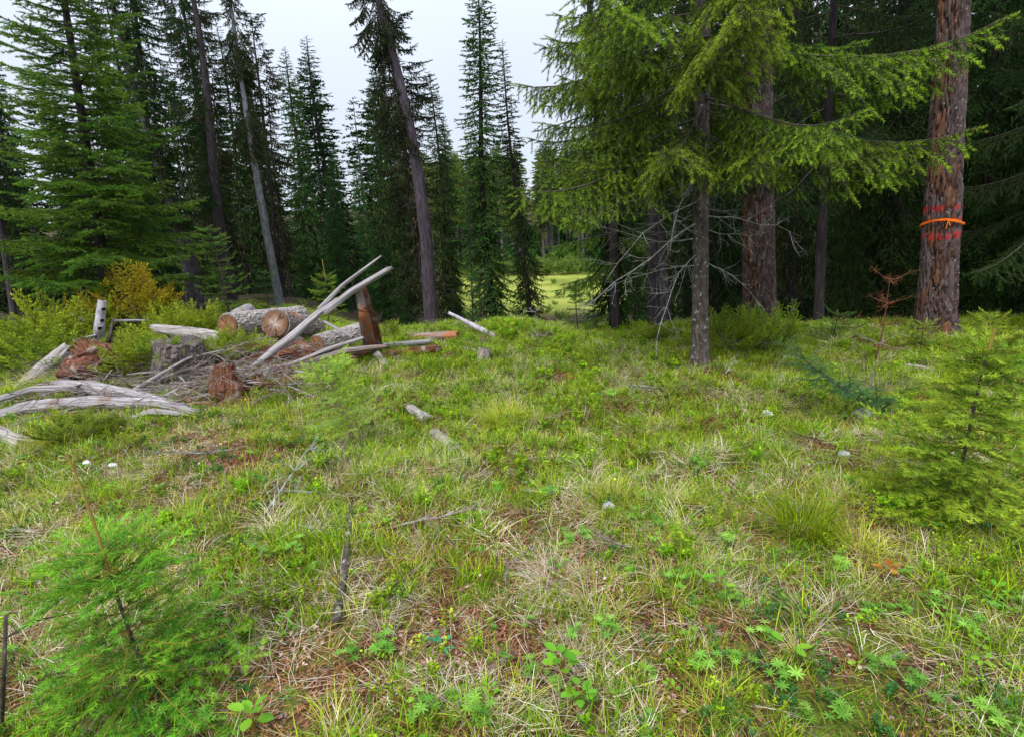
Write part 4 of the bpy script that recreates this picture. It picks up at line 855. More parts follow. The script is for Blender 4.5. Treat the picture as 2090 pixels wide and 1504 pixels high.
# ------------------------------------------------------------------ junipers
TW_J = [needle_twig(rg, 16, 0.34, 0.13, 0, 42, 0.0, tipr=0.5) for _ in range(4)]
JB = [bough(rg, l, TW_J, 0.085, n_side=12, side=0.45, droop=-0.05, up=0.22, ang=38, hang=-0.1, stem_r=0.006, t0=0.3, tipb=0.6, step=0.8) for l in (0.45, 0.6, 0.75)]
def juniper_mesh(rng, n, spread, hgt_, asym=0.0):
    parts = []
    for i in range(n):
        a = rng.uniform(0, 6.28); r = abs(rng.normal(0, 0.35)) * spread; e = rng.uniform(0.15, 1.2); b = JB[rng.integers(0, 3)]
        parts.append(place(b, [[math.cos(a) * r, math.sin(a) * r, 0.02 + hgt_ * rng.uniform(0, .7) * (1 - r / (1.5 * spread + .1))]], [[math.cos(a) * math.cos(e), math.sin(a) * math.cos(e), math.sin(e)]], np.array([[0, 0, 1.0]]), rng.uniform(0.7, 1.15), np.array([rng.uniform(-0.15, 0.25)])))
    return join(*parts)
JM = [juniper_mesh(np.random.default_rng(60 + k), 42, 0.55, 0.35) for k in range(3)]
JMM = {('juniper', k): make_mesh('juniper_foliage', JM[k], ['juniper', 'twig']) for k in range(3)}
JMM.update({('juniper_gold', k): make_mesh('juniper_foliage', JM[k], ['juniper_gold', 'twig']) for k in range(1)})
def juniper(label, px, py, s, m='juniper', k=0, rz=0.0, d=None, lift=0.0, group=None, flat=1.0):
    q = G(px, py) if d is None else P(px, py, d)
    if d is not None: q[2] = float(hgt(q[0], q[1])) + lift
    root = thing('juniper_bush', label, 'bush', q, group, Quaternion((0, 0, 1), rz), (s, s, s * flat)); link('foliage', JMM[(m, k)], root)
    return root
juniper('low yellow green juniper mound at the foot of the orange barked trunk', 1490, 722, 0.62, k=0)
juniper('right half of the low juniper mound in front of the orange barked trunk', 1560, 712, 0.62, k=1, rz=1.0)
juniper('small juniper patch at the crest left of the lichened spruce trunk', 1350, 700, 0.45, k=2, flat=0.7)
juniper('gold tipped juniper spray standing behind the bleached stub', 285, 640, 1.15, 'juniper_gold', 0, 0.5, d=9.2, lift=0.25, flat=0.95)
juniper('second gold tipped juniper left of the bleached stub', 195, 640, 0.85, 'juniper_gold', 0, 2.6, d=9.3, lift=0.2, flat=0.9)
juniper('tall green juniper left of the gold tipped one', 130, 650, 1.15, k=1, rz=2.0, d=8.4, flat=0.95)
juniper('dark green juniper at the left edge above the pale grass', 15, 700, 1.0, k=2, rz=0.2, d=8.0, flat=0.8)
juniper('green juniper right of the gold tipped one, under the dark twin trunk', 365, 650, 0.95, k=2, rz=0.9, d=8.4, flat=0.85)
juniper('yellowish juniper touching the orange sawn log end', 432, 650, 0.6, k=0, rz=3.0, d=8.6, flat=0.9)
juniper('wide green juniper filling the slope left of the bleached stub', 90, 740, 0.9, k=0, rz=1.7, d=7.4, flat=0.7)
juniper('juniper in the middle of the log pile beside the old stump', 285, 745, 0.58, k=1, rz=2.9, d=6.4, lift=0.12, flat=0.8)
juniper('juniper spray sprawling over the top of the old stump', 330, 735, 0.5, k=2, rz=0.4, d=6.2, lift=0.22, flat=0.6)
juniper('juniper growing below the two sawn log ends', 490, 735, 0.55, k=0, rz=4.0, d=6.6, flat=0.8)
juniper('juniper tuft poking through the brush between the root wad and the old stump', 262, 770, 0.5, k=0, rz=2.2, flat=0.8)
juniper('juniper tuft between the old stump and the red stump chunk', 420, 742, 0.48, k=1, rz=3.9, flat=0.8)
juniper('juniper tuft on the left of the root wad, above the slanting pale log', 118, 745, 0.6, k=2, rz=1.1, flat=0.75)
juniper('low juniper in front of the long silver log', 150, 895, 0.42, k=1, rz=5.0, flat=0.55)
juniper('small juniper at the right end of the low one in front of the silver log', 235, 885, 0.33, k=2, rz=5.5, flat=0.55)
juniper('small yellow green juniper behind the standing split post', 790, 690, 0.4, k=0, rz=1.5, flat=0.7)
juniper('juniper at the crest between the painted trunk and the right edge', 2050, 715, 0.5, k=1, rz=2.0, flat=0.6)

# ------------------------------------------------------------------ logs and broken wood
def wood_arr(pts, rad, seed, sides=26, flat=1.0, twist=0.3, rough=0.06, groove=0.10, jag=(0.0, 0.0), plate=0.0, nseg=60, roll=0.0, knots=0):
    """a weathered piece of wood along pts: fluted cross-section, long grooves, jagged ends; also returns grain coordinates"""
    pts = np.asarray(pts, float); rad = np.asarray(rad, float); cs = np.concatenate([[0], np.cumsum(np.linalg.norm(np.diff(pts, axis=0), axis=1))]); Ln = cs[-1]
    s = np.linspace(0, Ln, nseg)
    if len(pts) > 2:
        C_ = np.stack([np.interp(s, cs, pts[:, k]) for k in range(3)], -1); ker = np.ones(7) / 7
        for k in range(3):
            pd = np.pad(C_[:, k], 3, mode='reflect', reflect_type='odd'); C_[:, k] = np.convolve(pd, ker, 'valid')
    else: C_ = pts[0][None] + (pts[1] - pts[0])[None] * (s / Ln)[:, None]
    rd = np.interp(s, np.linspace(0, Ln, len(rad)), rad)
    t = np.gradient(C_, axis=0); t /= np.linalg.norm(t, axis=1, keepdims=True)
    up = np.array([0, 0, 1.0]) if abs(t[0, 2]) < 0.85 else np.array([0, -1.0, 0])
    a = np.cross(t, up); a /= np.linalg.norm(a, axis=1, keepdims=True); b = np.cross(a, t)
    th = np.linspace(0, 2 * np.pi, sides, endpoint=False); TH, S = np.meshgrid(th, s)
    thw = TH + roll + twist * S / max(Ln, .1)
    r0 = np.mean(rad)
    prof = 1 + rough * 3 * (fbm(np.cos(thw) * 1.3 + seed, np.sin(thw) * 1.3 + S * 0.6, seed, 3) - 0.5) * 2
    gv = fbm(thw / 6.283 * 26, S * 1.2 + np.sin(thw) * .3, seed + 3, 3); gv2 = fbm(np.cos(thw) * 6 + seed, np.sin(thw) * 6 + S * 0.8 / r0 * .1, seed + 6, 3)
    prof = prof + groove * (gv2 - 0.55) * 2 - groove * 0.9 * (sstep(0.60, 0.68, gv2))
    if plate > 0:
        nc = int(max(8, 2 * np.pi * r0 / 0.035)); F1, F2, ID = worley(thw / 6.283 * nc, S / 0.11 + fbm(thw * 2, S * 3, seed) * 2, nc, seed)
        prof = prof + plate / r0 * (sstep(0, .25, F2 - F1) + 0.5 * ID - 0.7)
    for k in range(knots):
        kz = _h(np.array([k]), np.array([seed]), 3)[0] * Ln; ka = _h(np.array([k]), np.array([seed]), 7)[0] * 6.28
        prof = prof + 0.35 * np.exp(-(((S - kz) / (r0 * .5)) ** 2 + ((np.mod(TH - ka + np.pi, 2 * np.pi) - np.pi) / 0.35) ** 2))
    RR = rd[:, None] * prof
    off = S * 0
    if jag[0] > 0: off -= (jag[0] * _h(np.arange(sides), np.full(sides, seed), 2) ** 1.5)[None] * np.exp(-S / (0.25 * Ln)) * (1 - np.clip(S / (0.3 * Ln), 0, 1)); 
    if jag[1] > 0: off += (jag[1] * _h(np.arange(sides), np.full(sides, seed), 4) ** 1.5)[None] * (np.clip((S - 0.7 * Ln) / (0.3 * Ln), 0, 1)) ** 2
    V = C_[:, None] + (RR * np.cos(TH))[..., None] * a[:, None] + (RR * np.sin(TH) * flat)[..., None] * b[:, None] + off[..., None] * t[:, None]
    grain = np.stack([np.cos(thw) * r0, np.sin(thw) * r0, S], -1).reshape(-1, 3)
    n = nseg; V = V.reshape(-1, 3); i = np.arange(n - 1)[:, None] * sides; j = np.arange(sides)[None]; j2 = (j + 1) % sides
    T = np.concatenate([np.stack([i + j, i + j2, i + sides + j2], -1).reshape(-1, 3), np.stack([i + j, i + sides + j2, i + sides + j], -1).reshape(-1, 3)])
    c0 = V[:sides].mean(0) + t[0] * (jag[0] * 0.25 + r0 * .1) ; c1 = V[-sides:].mean(0) - t[-1] * (jag[1] * 0.25 + r0 * .1)
    V = np.concatenate([V, [c0, c1]]); m = len(V); jj = np.arange(sides)
    T = np.concatenate([T, np.stack([np.full(sides, m - 2), (jj + 1) % sides, jj], -1), np.stack([np.full(sides, m - 1), (n - 1) * sides + jj, (n - 1) * sides + (jj + 1) % sides], -1)])
    grain = np.concatenate([grain, [[0, 0, 0], [0, 0, Ln]]])
    return A(V, T, np.full(m, 0.5)), grain
def wood(name, label, cat, pts, rad, mat, seed, group=None, parent=None, **kw):
    pts = np.array([np.asarray(p, float) for p in pts]); o = pts[0].copy() if parent is None else np.zeros(3)
    a, g = wood_arr(pts - o, rad, seed, **kw)
    ob = link(name, make_mesh(name, a, [mat], True, dict(grain=g)), parent, o)
    if parent is None: tag(ob, label, cat, group)
    return ob
def rr(px, d): return px * d / FPX
# sawn logs: bark body and sawn face as parts
def sawn_log(label, p0, p1, r0, r1, bark, ring, seed, far_jag=0.06):
    p0 = np.array(p0); p1 = np.array(p1); root = thing('sawn_log', label, 'log', p0); d = p1 - p0; d /= np.linalg.norm(d)
    a, g = wood_arr(np.stack([p0 * 0, p1 - p0]), [r0, r0 * 0.5 + r1 * 0.5, r1], seed, sides=64, groove=0.02, plate=0.014, rough=0.015, jag=(0, far_jag), nseg=90)
    link('bark', make_mesh('log_bark', a, [bark], False, dict(grain=g)), root)
    m = 40; th = np.linspace(0, 2 * np.pi, m, endpoint=False); V = [[0, 0, 0.004]]; T = []
    for k, (f, zz) in enumerate([(0.35, 0.004), (0.7, 0.002), (0.93, 0.0), (0.93, -0.05)]):
        V += [[r0 * f * math.cos(t) * (1 + .02 * math.sin(3 * t)), r0 * f * math.sin(t), zz + 0.0015 * math.sin(t * 7 + k)] for t in th]
    for j in range(m):
        j2 = (j + 1) % m; T.append([0, 1 + j, 1 + j2])
        for k in range(3): T += [[1 + k * m + j, 1 + (k + 1) * m + j, 1 + (k + 1) * m + j2], [1 + k * m + j, 1 + (k + 1) * m + j2, 1 + k * m + j2]]
    f = link('sawn_face', make_mesh('sawn_face', A(V, T), [ring]), root, -d * 0.022)
    rc = np.random.default_rng(seed + 40); CV = []; CT = []
    for q in range(9):
        a0 = rc.uniform(0, 6.28); l0 = rc.uniform(.02, .3) * r0; l1 = rc.uniform(.5, .92) * r0; wq = rc.uniform(.0015, .004); b0 = len(CV); ca, sa = math.cos(a0), math.sin(a0)
        CV += [[l0 * ca, l0 * sa, .0065], [l1 * ca - wq * sa, l1 * sa + wq * ca, .0065], [l1 * ca + wq * sa, l1 * sa - wq * ca, .0065], [(l0 + l1) / 2 * ca, (l0 + l1) / 2 * sa, -.01]]; CT += [[b0, b0 + 2, b0 + 1], [b0, b0 + 1, b0 + 3], [b0, b0 + 3, b0 + 2]]
    ck = link('crack', make_mesh('cracks', A(CV, CT), ['hole']), f); ck['kind'] = 'stuff'
    f.rotation_mode = 'QUATERNION'; f.rotation_quaternion = Vector(-d).to_track_quat('Z', 'Y')
    return root
sawn_log('silver barked sawn log with a flat orange end face, left of the pair', P(466, 666, 7.3), P(612, 646, 8.7), 0.160, 0.155, 'silver_bark', 'ring_orange', 1)
sawn_log('shorter sawn log with a cracked pale centred end, right of the pair', P(563, 661, 6.9), P(640, 672, 8.0), 0.172, 0.165, 'greybrown', 'ring_pale', 2)
sawn_log('rough grey log lying behind the standing split post, reddish broken end', P(648, 706, 7.0), P(742, 682, 7.7), 0.135, 0.16, 'silver_bark', 'ring_orange', 3)
wood('log', 'ragged white log end poking up behind the pair of sawn logs', 'log', [P(478, 655, 8.6), P(505, 640, 9.3)], [0.15, 0.15], 'silver', 5, jag=(0.05, 0.05))
# props under the sawn logs: a rotten mound
wood('rotten_log', 'rotten red log under the two sawn log ends', 'log', [G(430, 740) + [0, 0, .02], G(640, 745) + [0, 0, 0.03]], [0.16, 0.17, 0.12], 'rotwood', 7, rough=0.12, groove=0.3, plate=0.02, jag=(.1, .1), nseg=90)
wood('rotten_log', 'crumbling reddish log piece below the shorter sawn log', 'log', [P(585, 700, 7.3), P(640, 735, 6.8)], [0.15, 0.12], 'rotwood', 8, rough=0.12, groove=0.3, jag=(.05, .1))
# the forked, leaning split beam
bm = thing('split_beam', 'long silver split beam leaning up to the right, its upper end forked in two', 'beam', P(512, 752, 6.15))
o_ = P(512, 752, 6.15)
wood('lower_beam', None, None, [P(505, 757, 6.2) - o_, P(600, 683, 6.3) - o_, P(655, 635, 6.35) - o_, P(690, 612, 6.4) - o_], [0.040, 0.078, 0.075, 0.055], 'silver', 11, parent=bm, flat=0.55, groove=0.30, rough=.1, sides=34, jag=(0.12, 0), nseg=80)
wood('prong', None, None, [P(650, 632, 6.35) - o_, P(700, 582, 6.4) - o_, P(774, 526, 6.45) - o_], [0.045, 0.038, 0.018], 'silver', 12, parent=bm, flat=0.6, groove=0.28, rough=.1, jag=(0, 0.05))
wood('prong', None, None, [P(662, 640, 6.33) - o_, P(716, 596, 6.4) - o_, P(788, 553, 6.5) - o_], [0.045, 0.052, 0.040], 'silver', 13, parent=bm, flat=0.7, groove=0.28, rough=.1, jag=(0, 0.10))
# standing split post
pb = G(756, 712); ps = thing('split_post', 'upright split post, half grey and half rotten red, holding up the forked beam', 'post', pb)
wood('grey_slab', None, None, [(0, 0, -0.08), P(742, 640, 6.55) - pb, P(731, 588, 6.5) - pb], [0.09, 0.075, 0.045], 'greybrown', 15, parent=ps, flat=0.6, groove=0.22, jag=(0, 0.05), nseg=70)
wood('rotten_slab', None, None, [(0.08, 0.04, -0.08), P(757, 640, 6.7) - pb, P(745, 592, 6.65) - pb], [0.10, 0.075, 0.03], 'rotwood', 16, parent=ps, flat=0.6, groove=0.25, jag=(0, 0.1), nseg=70)
ps.location = [float(v) for v in pb]
W = wood
W('split_log', 'long grey and rust streaked split log lying flat under the leaning beam', 'log', [P(488, 770, 6.0), P(600, 745, 6.2), P(700, 716, 6.4), P(778, 708, 6.6)], [0.055, 0.075, 0.07, 0.04], 'greybrown', 17, flat=0.6, groove=0.2, jag=(.1, .15), nseg=100)
W('split_plank', 'thin grey plank resting on the long split log, pointing at the standing post', 'plank', [P(595, 742, 6.15), P(670, 712, 6.3), P(738, 690, 6.5)], [0.03, 0.045, 0.035], 'silver', 18, flat=0.45, groove=0.15, jag=(.08, .04))
W('split_plank', 'short pale splinter lying on the rough grey log', 'plank', [P(664, 658, 7.0), P(720, 688, 7.0)], [0.03, 0.04], 'silver', 19, flat=0.5, jag=(.05, .02))
W('bark_slab', 'orange brown slab of bark at the foot of the standing post', 'slab', [G(700, 748) + [0, 0, .05], G(765, 722) + [0, 0, .08]], [0.07, 0.10], 'rotwood', 20, flat=0.35, groove=0.25, jag=(.1, .05))
W('split_plank', 'pale pointed plank sticking out below the foot of the standing post', 'plank', [G(765, 728) + [0, 0, .05], G(800, 758) + [0, 0, 0.01]], [0.06, 0.025], 'silver', 21, flat=0.4, jag=(0, .06))
W('rotten_log', 'rust coloured low log right of the standing post', 'log', [G(795, 728) + [0, 0, .03], G(885, 722) + [0, 0, .06]], [0.06, 0.09], 'rotwood', 22, flat=0.6, groove=0.25, jag=(.1, .1))
W('log', 'bleached log end lying beyond the rust coloured low log', 'log', [G(775, 712) + [0, 0, .03], G(875, 706) + [0, 0, .05]], [0.05, 0.05], 'silver', 23, jag=(.1, .1), flat=.7)
W('log', 'flat grey brown log end at the foot of the leaning purple trunk', 'log', [G(850, 697) + [0, 0, .05], G(930, 694) + [0, 0, .05]], [0.10, 0.13], 'greybrown', 24, jag=(.06, .06), flat=.6, groove=.2)
W('fallen_pole', 'pale fallen pole sloping down to the right at the crest, beside the leaning purple trunk', 'pole', [P(918, 640, 8.2), P(965, 664, 8.0), P(1014, 690, 7.75)], [0.022, 0.035, 0.042], 'birchy', 25, jag=(.05, 0), rough=.02)
W('stick', 'short bleached stick in the grass below the pale fallen pole', 'stick', [G(940, 713) + [0, 0, .02], G(975, 722) + [0, 0, .02]], [0.022, 0.03], 'silver', 26)
W('rotten_stump', 'dark charred stub in the grass below the pale fallen pole', 'stump', [G(985, 738) + [0, 0, -.03], G(985, 738) + [0.03, 0.02, .12]], [0.10, 0.07], 'greybrown', 27, groove=.3, jag=(0, .05))
# decayed red stump chunk
c = G(462, 812); W('rotten_stump', 'crumbled red brown stump chunk at the left end of the long split log', 'stump', [c + [0, 0, -.05], c + [-0.01, 0.05, .14], c + [-0.02, 0.08, .27]], [0.17, 0.15, 0.11], 'rotwood', 28, sides=60, groove=.2, rough=.1, plate=.012, jag=(0, .05), knots=4)
c = G(348, 788) + np.array([0, .25, 0]); W('old_stump', 'big old sawn stump with grey mossy sides in the middle of the log pile', 'stump', [c + [0, 0, -.1], c + [0, 0, .12], c + [0.02, 0, .40]], [0.36, 0.29, 0.25], 'stumpbark', 29, sides=90, groove=.07, rough=.06, plate=.022, jag=(0, .05), knots=3, nseg=60)
c = G(180, 775); W('root_wad', 'dark torn root wad with red rot left of the old stump', 'root', [c + [0.0, 0, -.05], c + [0.05, .15, .18], c + [-0.10, .2, .30]], [0.28, 0.24, 0.12], 'rotwood', 30, sides=60, groove=.22, rough=.12, plate=.02, nseg=70, jag=(0, .12), knots=6)
c = G(203, 722); W('bleached_stub', 'upright white stub pocked with dark holes', 'stub', [c + [0, 0, -.05], P(203, 668, 8.2), P(208, 616, 8.2)], [0.085, 0.075, 0.055], 'birchy', 31, rough=.05, jag=(0, .03))
W('stick', 'dark stick leaning on the bleached stub', 'stick', [G(215, 735), P(224, 690, 7.6), P(231, 650, 7.8)], [0.03, 0.022, 0.015], 'stem_dark', 32)
W('log', 'rough pale log slanting up to the right in the grass at the left', 'log', [G(45, 795) + [0, 0, .0], P(95, 752, 7.1), P(131, 722, 7.3)], [0.09, 0.12, 0.11], 'silver_bark', 33, jag=(.1, .12), groove=.2, rough=.1)
# long silver logs in the left foreground
W('silver_log', 'long gently bent silver log lying in front of the pile, reaching the left edge', 'log', [G(-40, 872) + [0, 0, .05], G(60, 850) + [0, 0, .09], G(200, 838) + [0, 0, .08], G(330, 838) + [0, 0, .06], G(385, 846) + [0, 0, .03]], [0.05, 0.058, 0.055, 0.045, 0.03], 'silver', 34, groove=.30, rough=.1, jag=(0, .18), nseg=130, sides=34)
W('silver_log', 'thicker silver log with split end crossing just behind the long bent one', 'log', [G(120, 805) + [0, 0, .10], G(190, 815) + [0, 0, .12], G(290, 828) + [0, 0, .10], G(372, 838) + [0, 0, .05]], [0.07, 0.085, 0.07, 0.04], 'silver', 35, groove=.38, rough=.12, jag=(.05, .2), nseg=110, sides=34, flat=.8)
W('silver_log', 'thin weathered branch lying over the left end of the long bent log', 'log', [G(-30, 850) + [0, 0, .12], G(70, 822) + [0, 0, .14], G(160, 820) + [0, 0, .15]], [0.03, 0.035, 0.025], 'silver', 36, jag=(0, .1))
W('silver_log', 'splintered silver slab under the right end of the long bent log', 'log', [G(262, 862) + [0, 0, .03], G(310, 850) + [0, 0, .05], G(368, 852) + [0, 0, .03]], [0.03, 0.055, 0.03], 'silver', 37, flat=.5, jag=(.1, .15), groove=.25)
W('grey_log', 'broad purplish grey log cut by the left edge below the silver logs', 'log', [G(-60, 885) + [0, 0, .05], G(45, 915) + [0, 0, .02]], [0.12, 0.09], 'silver_bark', 38, groove=.25, jag=(0, .15), rough=.1)
W('log', 'grey brown log lying behind the old stump, its right end at the orange sawn face', 'log', [P(320, 672, 7.6), P(400, 682, 7.5), P(450, 690, 7.5)], [0.07, 0.085, 0.09], 'silver_bark', 39, jag=(.12, .05), groove=.2)
W('log', 'rusty log fragment right behind the old stump', 'log', [P(330, 705, 7.0), P(372, 715, 6.9)], [0.10, 0.08], 'rotwood', 40, groove=.3, jag=(.08, .08))
W('curved_branch', 'thin grey branch arching over the old stump', 'branch', [G(255, 815) + [0, 0, .03], P(320, 768, 5.7), P(385, 730, 5.95), P(470, 712, 6.4)], [0.020, 0.017, 0.014, 0.008], 'silver', 41, nseg=70, sides=8)
W('long_stick', 'long dark edged stick running from the red stump chunk to the silver logs', 'stick', [G(262, 818) + [0, 0, .1], P(350, 792, 5.85), P(440, 776, 6.0)], [0.018, 0.026, 0.024], 'silver', 42, flat=.6)
W('long_stick', 'lower grey stick beside the dark edged one', 'stick', [G(290, 830) + [0, 0, .05], P(360, 808, 5.7), P(420, 797, 5.8)], [0.018, 0.022, 0.02], 'silver', 43, flat=.6)
W('long_stick', 'long thin pole across the grass left of the old stump', 'stick', [G(0, 828) + [0, 0, .04], P(120, 795, 6.2), P(228, 758, 6.5)], [0.010, 0.014, 0.012], 'silver', 44, sides=8)
W('long_stick', 'dark pole end pointing at the root wad', 'stick', [P(165, 792, 6.3), P(235, 756, 6.6)], [0.02, 0.025], 'stem_dark', 45, sides=8)
for k, (a_, b_, lb_) in enumerate([((140, 662, 8.4), (195, 660, 8.6), 'pale stick behind the bleached stub, left side'), ((145, 640, 8.7), (170, 655, 8.5), 'short white snag left of the bleached stub'),
                                   ((235, 655, 8.4), (300, 655, 8.6), 'pale stick lying right behind the bleached stub'), ((130, 700, 8.0), (195, 685, 8.2), 'thin grey stick low left of the bleached stub'),
                                   ((100, 727, 7.5), (132, 752, 7.2), 'dark twig on the slanting pale log')]):
    W('stick', lb_, 'stick', [P(*a_), P(*b_)], [0.018, 0.022], 'silver', 50 + k, sides=8, jag=(.03, .03))
# brushwood tangled in the pile: nobody could count it
rq = np.random.default_rng(71); br = []; tw3 = [dead_arr(rq, 0.8, 0.006, 7, 1, 0.1) for _ in range(5)]
for i in range(400):
    px = rq.uniform(40, 640); py = rq.uniform(700, 845) if px < 430 else rq.uniform(720, 800); q_ = G(px, py); q_[2] += rq.uniform(0.0, 0.2)
    a_ = rq.uniform(0, 6.28); br.append(place(tw3[rq.integers(0, 5)], [q_], [[math.cos(a_), math.sin(a_), rq.normal(0, .2)]], np.array([[0, 0, 1.0]]), rq.uniform(0.4, 1.0)))
tag(link('brushwood', make_mesh('brushwood', join(*br), ['twig'])), 'tangle of thin grey dead twigs through the log pile', 'twigs', kind='stuff')
ch = []; box = tube([[0, 0, 0], [.5, 0, .02], [1, 0, 0]], [.05, .08, .015], 5)
n = 520; rx = rq.uniform(30, 640, n); ry = np.where(rx < 430, rq.uniform(705, 850, n), rq.uniform(725, 805, n)); pp = np.array([G(a_, b_) for a_, b_ in zip(rx, ry)]); pp[:, 2] += rq.uniform(0, .10, n)
sp_ = place(box, pp, np.stack([rq.normal(1, .8, n), rq.normal(0, .8, n), rq.normal(0, .25, n)], -1), rq.normal(0, .5, (n, 3)) + [0, 0, 1], rq.uniform(.08, .38, (n, 1)) * np.array([[1, .5, .3]]))
sp_.k = np.repeat(rq.integers(0, 3, n), len(box.T)); gr = np.tile(box.V, (n, 1)) * .2 + np.repeat(rq.uniform(0, 9, (n, 3)), len(box.V), 0); gr = gr[:, [1, 2, 0]]
tag(link('wood_splinters', make_mesh('wood_splinters', sp_, ['silver', 'greybrown', 'rotwood'], False, dict(grain=gr))), 'splinters and bark scraps strewn through the log pile', 'splinters', kind='stuff')
# single sticks in the open grass
W('bark_stick', 'knobbly lichened stick lying upright in the picture, with a reddish cut end, lower middle', 'stick', [G(688, 1285) + [0, 0, .03], G(703, 1180) + [0, 0, .03], G(715, 1075) + [0, 0, .03], G(718, 1040) + [0, 0, .04]], [0.019, 0.017, 0.014, 0.010], 'bark_lichen', 60, rough=.1, sides=16, knots=5, nseg=80)
o2 = G(535, 1052); sk = thing('dead_branch', 'bleached forked dead branch standing out of the grass left of the lichened stick', 'branch', o2)
add_branch(sk, make_mesh('dead_branch_wood', dead_arr(np.random.default_rng(5), 0.55, 0.009, 10, 2, 0.0), ['dead_twig']), (0, 0, 0), R(62), R(38), 1.0, 'twigs')
for k, (x0, y0, a_, l_, lb_) in enumerate([(478, 925, 205, 0.55, 'dark twiggy dead branch lying by the grey leaf litter'), (395, 1000, 20, 0.4, 'grey forked twig at the left of the leaf litter'), (610, 1080, -5, 0.5, 'thin grey branch lying crosswise under the lichened stick'),
                                           (720, 960, 115, 0.35, 'small dark twig bush below the pale larch sapling'), (640, 1015, 160, 0.45, 'bare branch pointing left from the bleached forked one'), (1290, 1130, 200, 0.3, 'small dark woody twig right of the dry grass'),
                                           (1360, 800, 150, 0.45, 'grey dead stick in the grass in front of the lichened spruce'), (1030, 1200, 75, 0.4, 'brown thin twig standing by the reddish bare soil'), (1480, 770, 60, 0.4, 'grey twigs around the foot of the lichened spruce'),
                                           (820, 1080, 10, 0.45, 'fine brown twig lying right of the lichened stick'), (1700, 1090, 120, 0.35, 'grey twigs in dry grass below the yellow green fir')]):
    t_ = thing('dead_branch', lb_, 'branch', G(x0, y0) + np.array([0, 0, .03])); add_branch(t_, make_mesh('dead_branch_wood', dead_arr(np.random.default_rng(90 + k), l_, 0.008, 8, 2, 0.05), ['twig' if k % 2 else 'dead_twig']), (0, 0, 0), R(a_), R(6), 1.0, 'twigs')
o3 = G(-5, 1470); t_ = thing('dead_branch', 'dark knobbly twig rising along the left edge in front of the young fir', 'branch', o3)
W('twig', None, None, [(0, 0, -.05), P(8, 1370, 1.72) - o3, P(12, 1255, 1.74) - o3], [0.007, 0.007, 0.005], 'bark_lichen', 61, parent=t_, sides=10, rough=.2, knots=8)
W('twig', None, None, [P(14, 1300, 1.73) - o3, P(75, 1265, 1.8) - o3, P(150, 1250, 1.9) - o3], [0.004, 0.003, 0.002], 'stem_dark', 62, parent=t_, sides=8, rough=.2)
W('bark_piece', 'purplish grey bark chunk lying in the grass, middle', 'bark', [G(838, 838) + [0, 0, .03], G(872, 862) + [0, 0, .03]], [0.05, 0.06], 'silver_bark', 63, flat=.6, jag=(.03, .04), groove=.2)
W('bark_piece', 'grey weathered wood sliver below the purplish bark chunk', 'bark', [G(885, 882) + [0, 0, .01], G(935, 920) + [0, 0, .01]], [0.05, 0.06], 'silver_bark', 64, flat=.35, jag=(.05, .05), groove=.2)
W('short_log', 'short grey stick of wood with a reddish end behind the yellow green fir', 'stick', [G(1852, 752) + [0, 0, .03], G(1905, 762) + [0, 0, .03]], [0.026, 0.024], 'silver_bark', 65)
W('stick', 'thin grey stick in the grass below the low juniper mound', 'stick', [G(1598, 735) + [0, 0, .03], G(1640, 738) + [0, 0, .03]], [0.02, 0.015], 'silver', 66)
# stones
def rock(label, px, py, r, mat, seed, lift=0.0):
    th, ph = np.meshgrid(np.linspace(0, 2 * np.pi, 22, endpoint=False), np.linspace(0.02, np.pi - 0.02, 12)); n = 22
    d = np.stack([np.sin(ph) * np.cos(th), np.sin(ph) * np.sin(th), np.cos(ph)], -1)
    k = 1 + 0.7 * (fbm(d[..., 0] * 1.6 + seed, d[..., 1] * 1.6 + d[..., 2], seed, 3) - 0.5); k = np.round(k * 7) / 7 * 0.6 + k * 0.4
    V = (d * k[..., None] * np.array([r, r * 0.8, r * 0.6])).reshape(-1, 3); i = np.arange(11)[:, None] * n; j = np.arange(n)[None]; j2 = (j + 1) % n
    T = np.concatenate([np.stack([i + j, i + n + j, i + n + j2], -1).reshape(-1, 3), np.stack([i + j, i + n + j2, i + j2], -1).reshape(-1, 3)])
    tag(link('stone', make_mesh('stone', A(V, T), [mat], False), None, G(px, py, lift)), label, 'stone')
rock('pale stone in the grass below the lichened spruce trunk, right side', 1565, 852, 0.05, 'rock_pale', 1, .03)
rock('grey flat stone in the middle right grass', 1243, 1043, 0.035, 'rock', 2, .03)
rock('dark flat stone hidden in grass left of the yellow green fir', 1760, 842, 0.09, 'rock', 3, -.02)
rock('grey stone below the dark flat one, left of the yellow green fir', 1722, 928, 0.04, 'rock', 4, .0)
rock('pale chip left of the grey leaf litter', 178, 952, 0.025, 'rock_pale', 5, .03)
rock('larger pale chip right of the first one above the young fir leader', 232, 958, 0.035, 'rock_pale', 6, .03)
rock('small blue grey stone at the crest left of the lichened spruce', 1222, 705, 0.05, 'rock', 7, .02)
# woodpecker holes on the bleached stub
stub = [o for o in COL.objects if o.name.startswith('bleached_stub')][0]
for k, (px, py) in enumerate([(209, 632), (201, 671), (207, 697), (199, 706), (206, 655)]):
    q_ = P(px, py, 8.12) - np.array(stub.location); th = np.linspace(0, 2 * np.pi, 9)[:-1]
    V = np.concatenate([[[0, -.012, 0]], np.stack([0.017 * np.cos(th), 0 * th, 0.022 * np.sin(th)], -1), np.stack([0.017 * np.cos(th), 0 * th + .05, 0.022 * np.sin(th)], -1)])
    T = [[0, 1 + (j + 1) % 8, 1 + j] for j in range(8)] + [[1 + j, 1 + (j + 1) % 8, 9 + j] for j in range(8)] + [[1 + (j + 1) % 8, 9 + (j + 1) % 8, 9 + j] for j in range(8)]
    link('hole', make_mesh('hole', A(V, T), ['hole']), stub, q_)

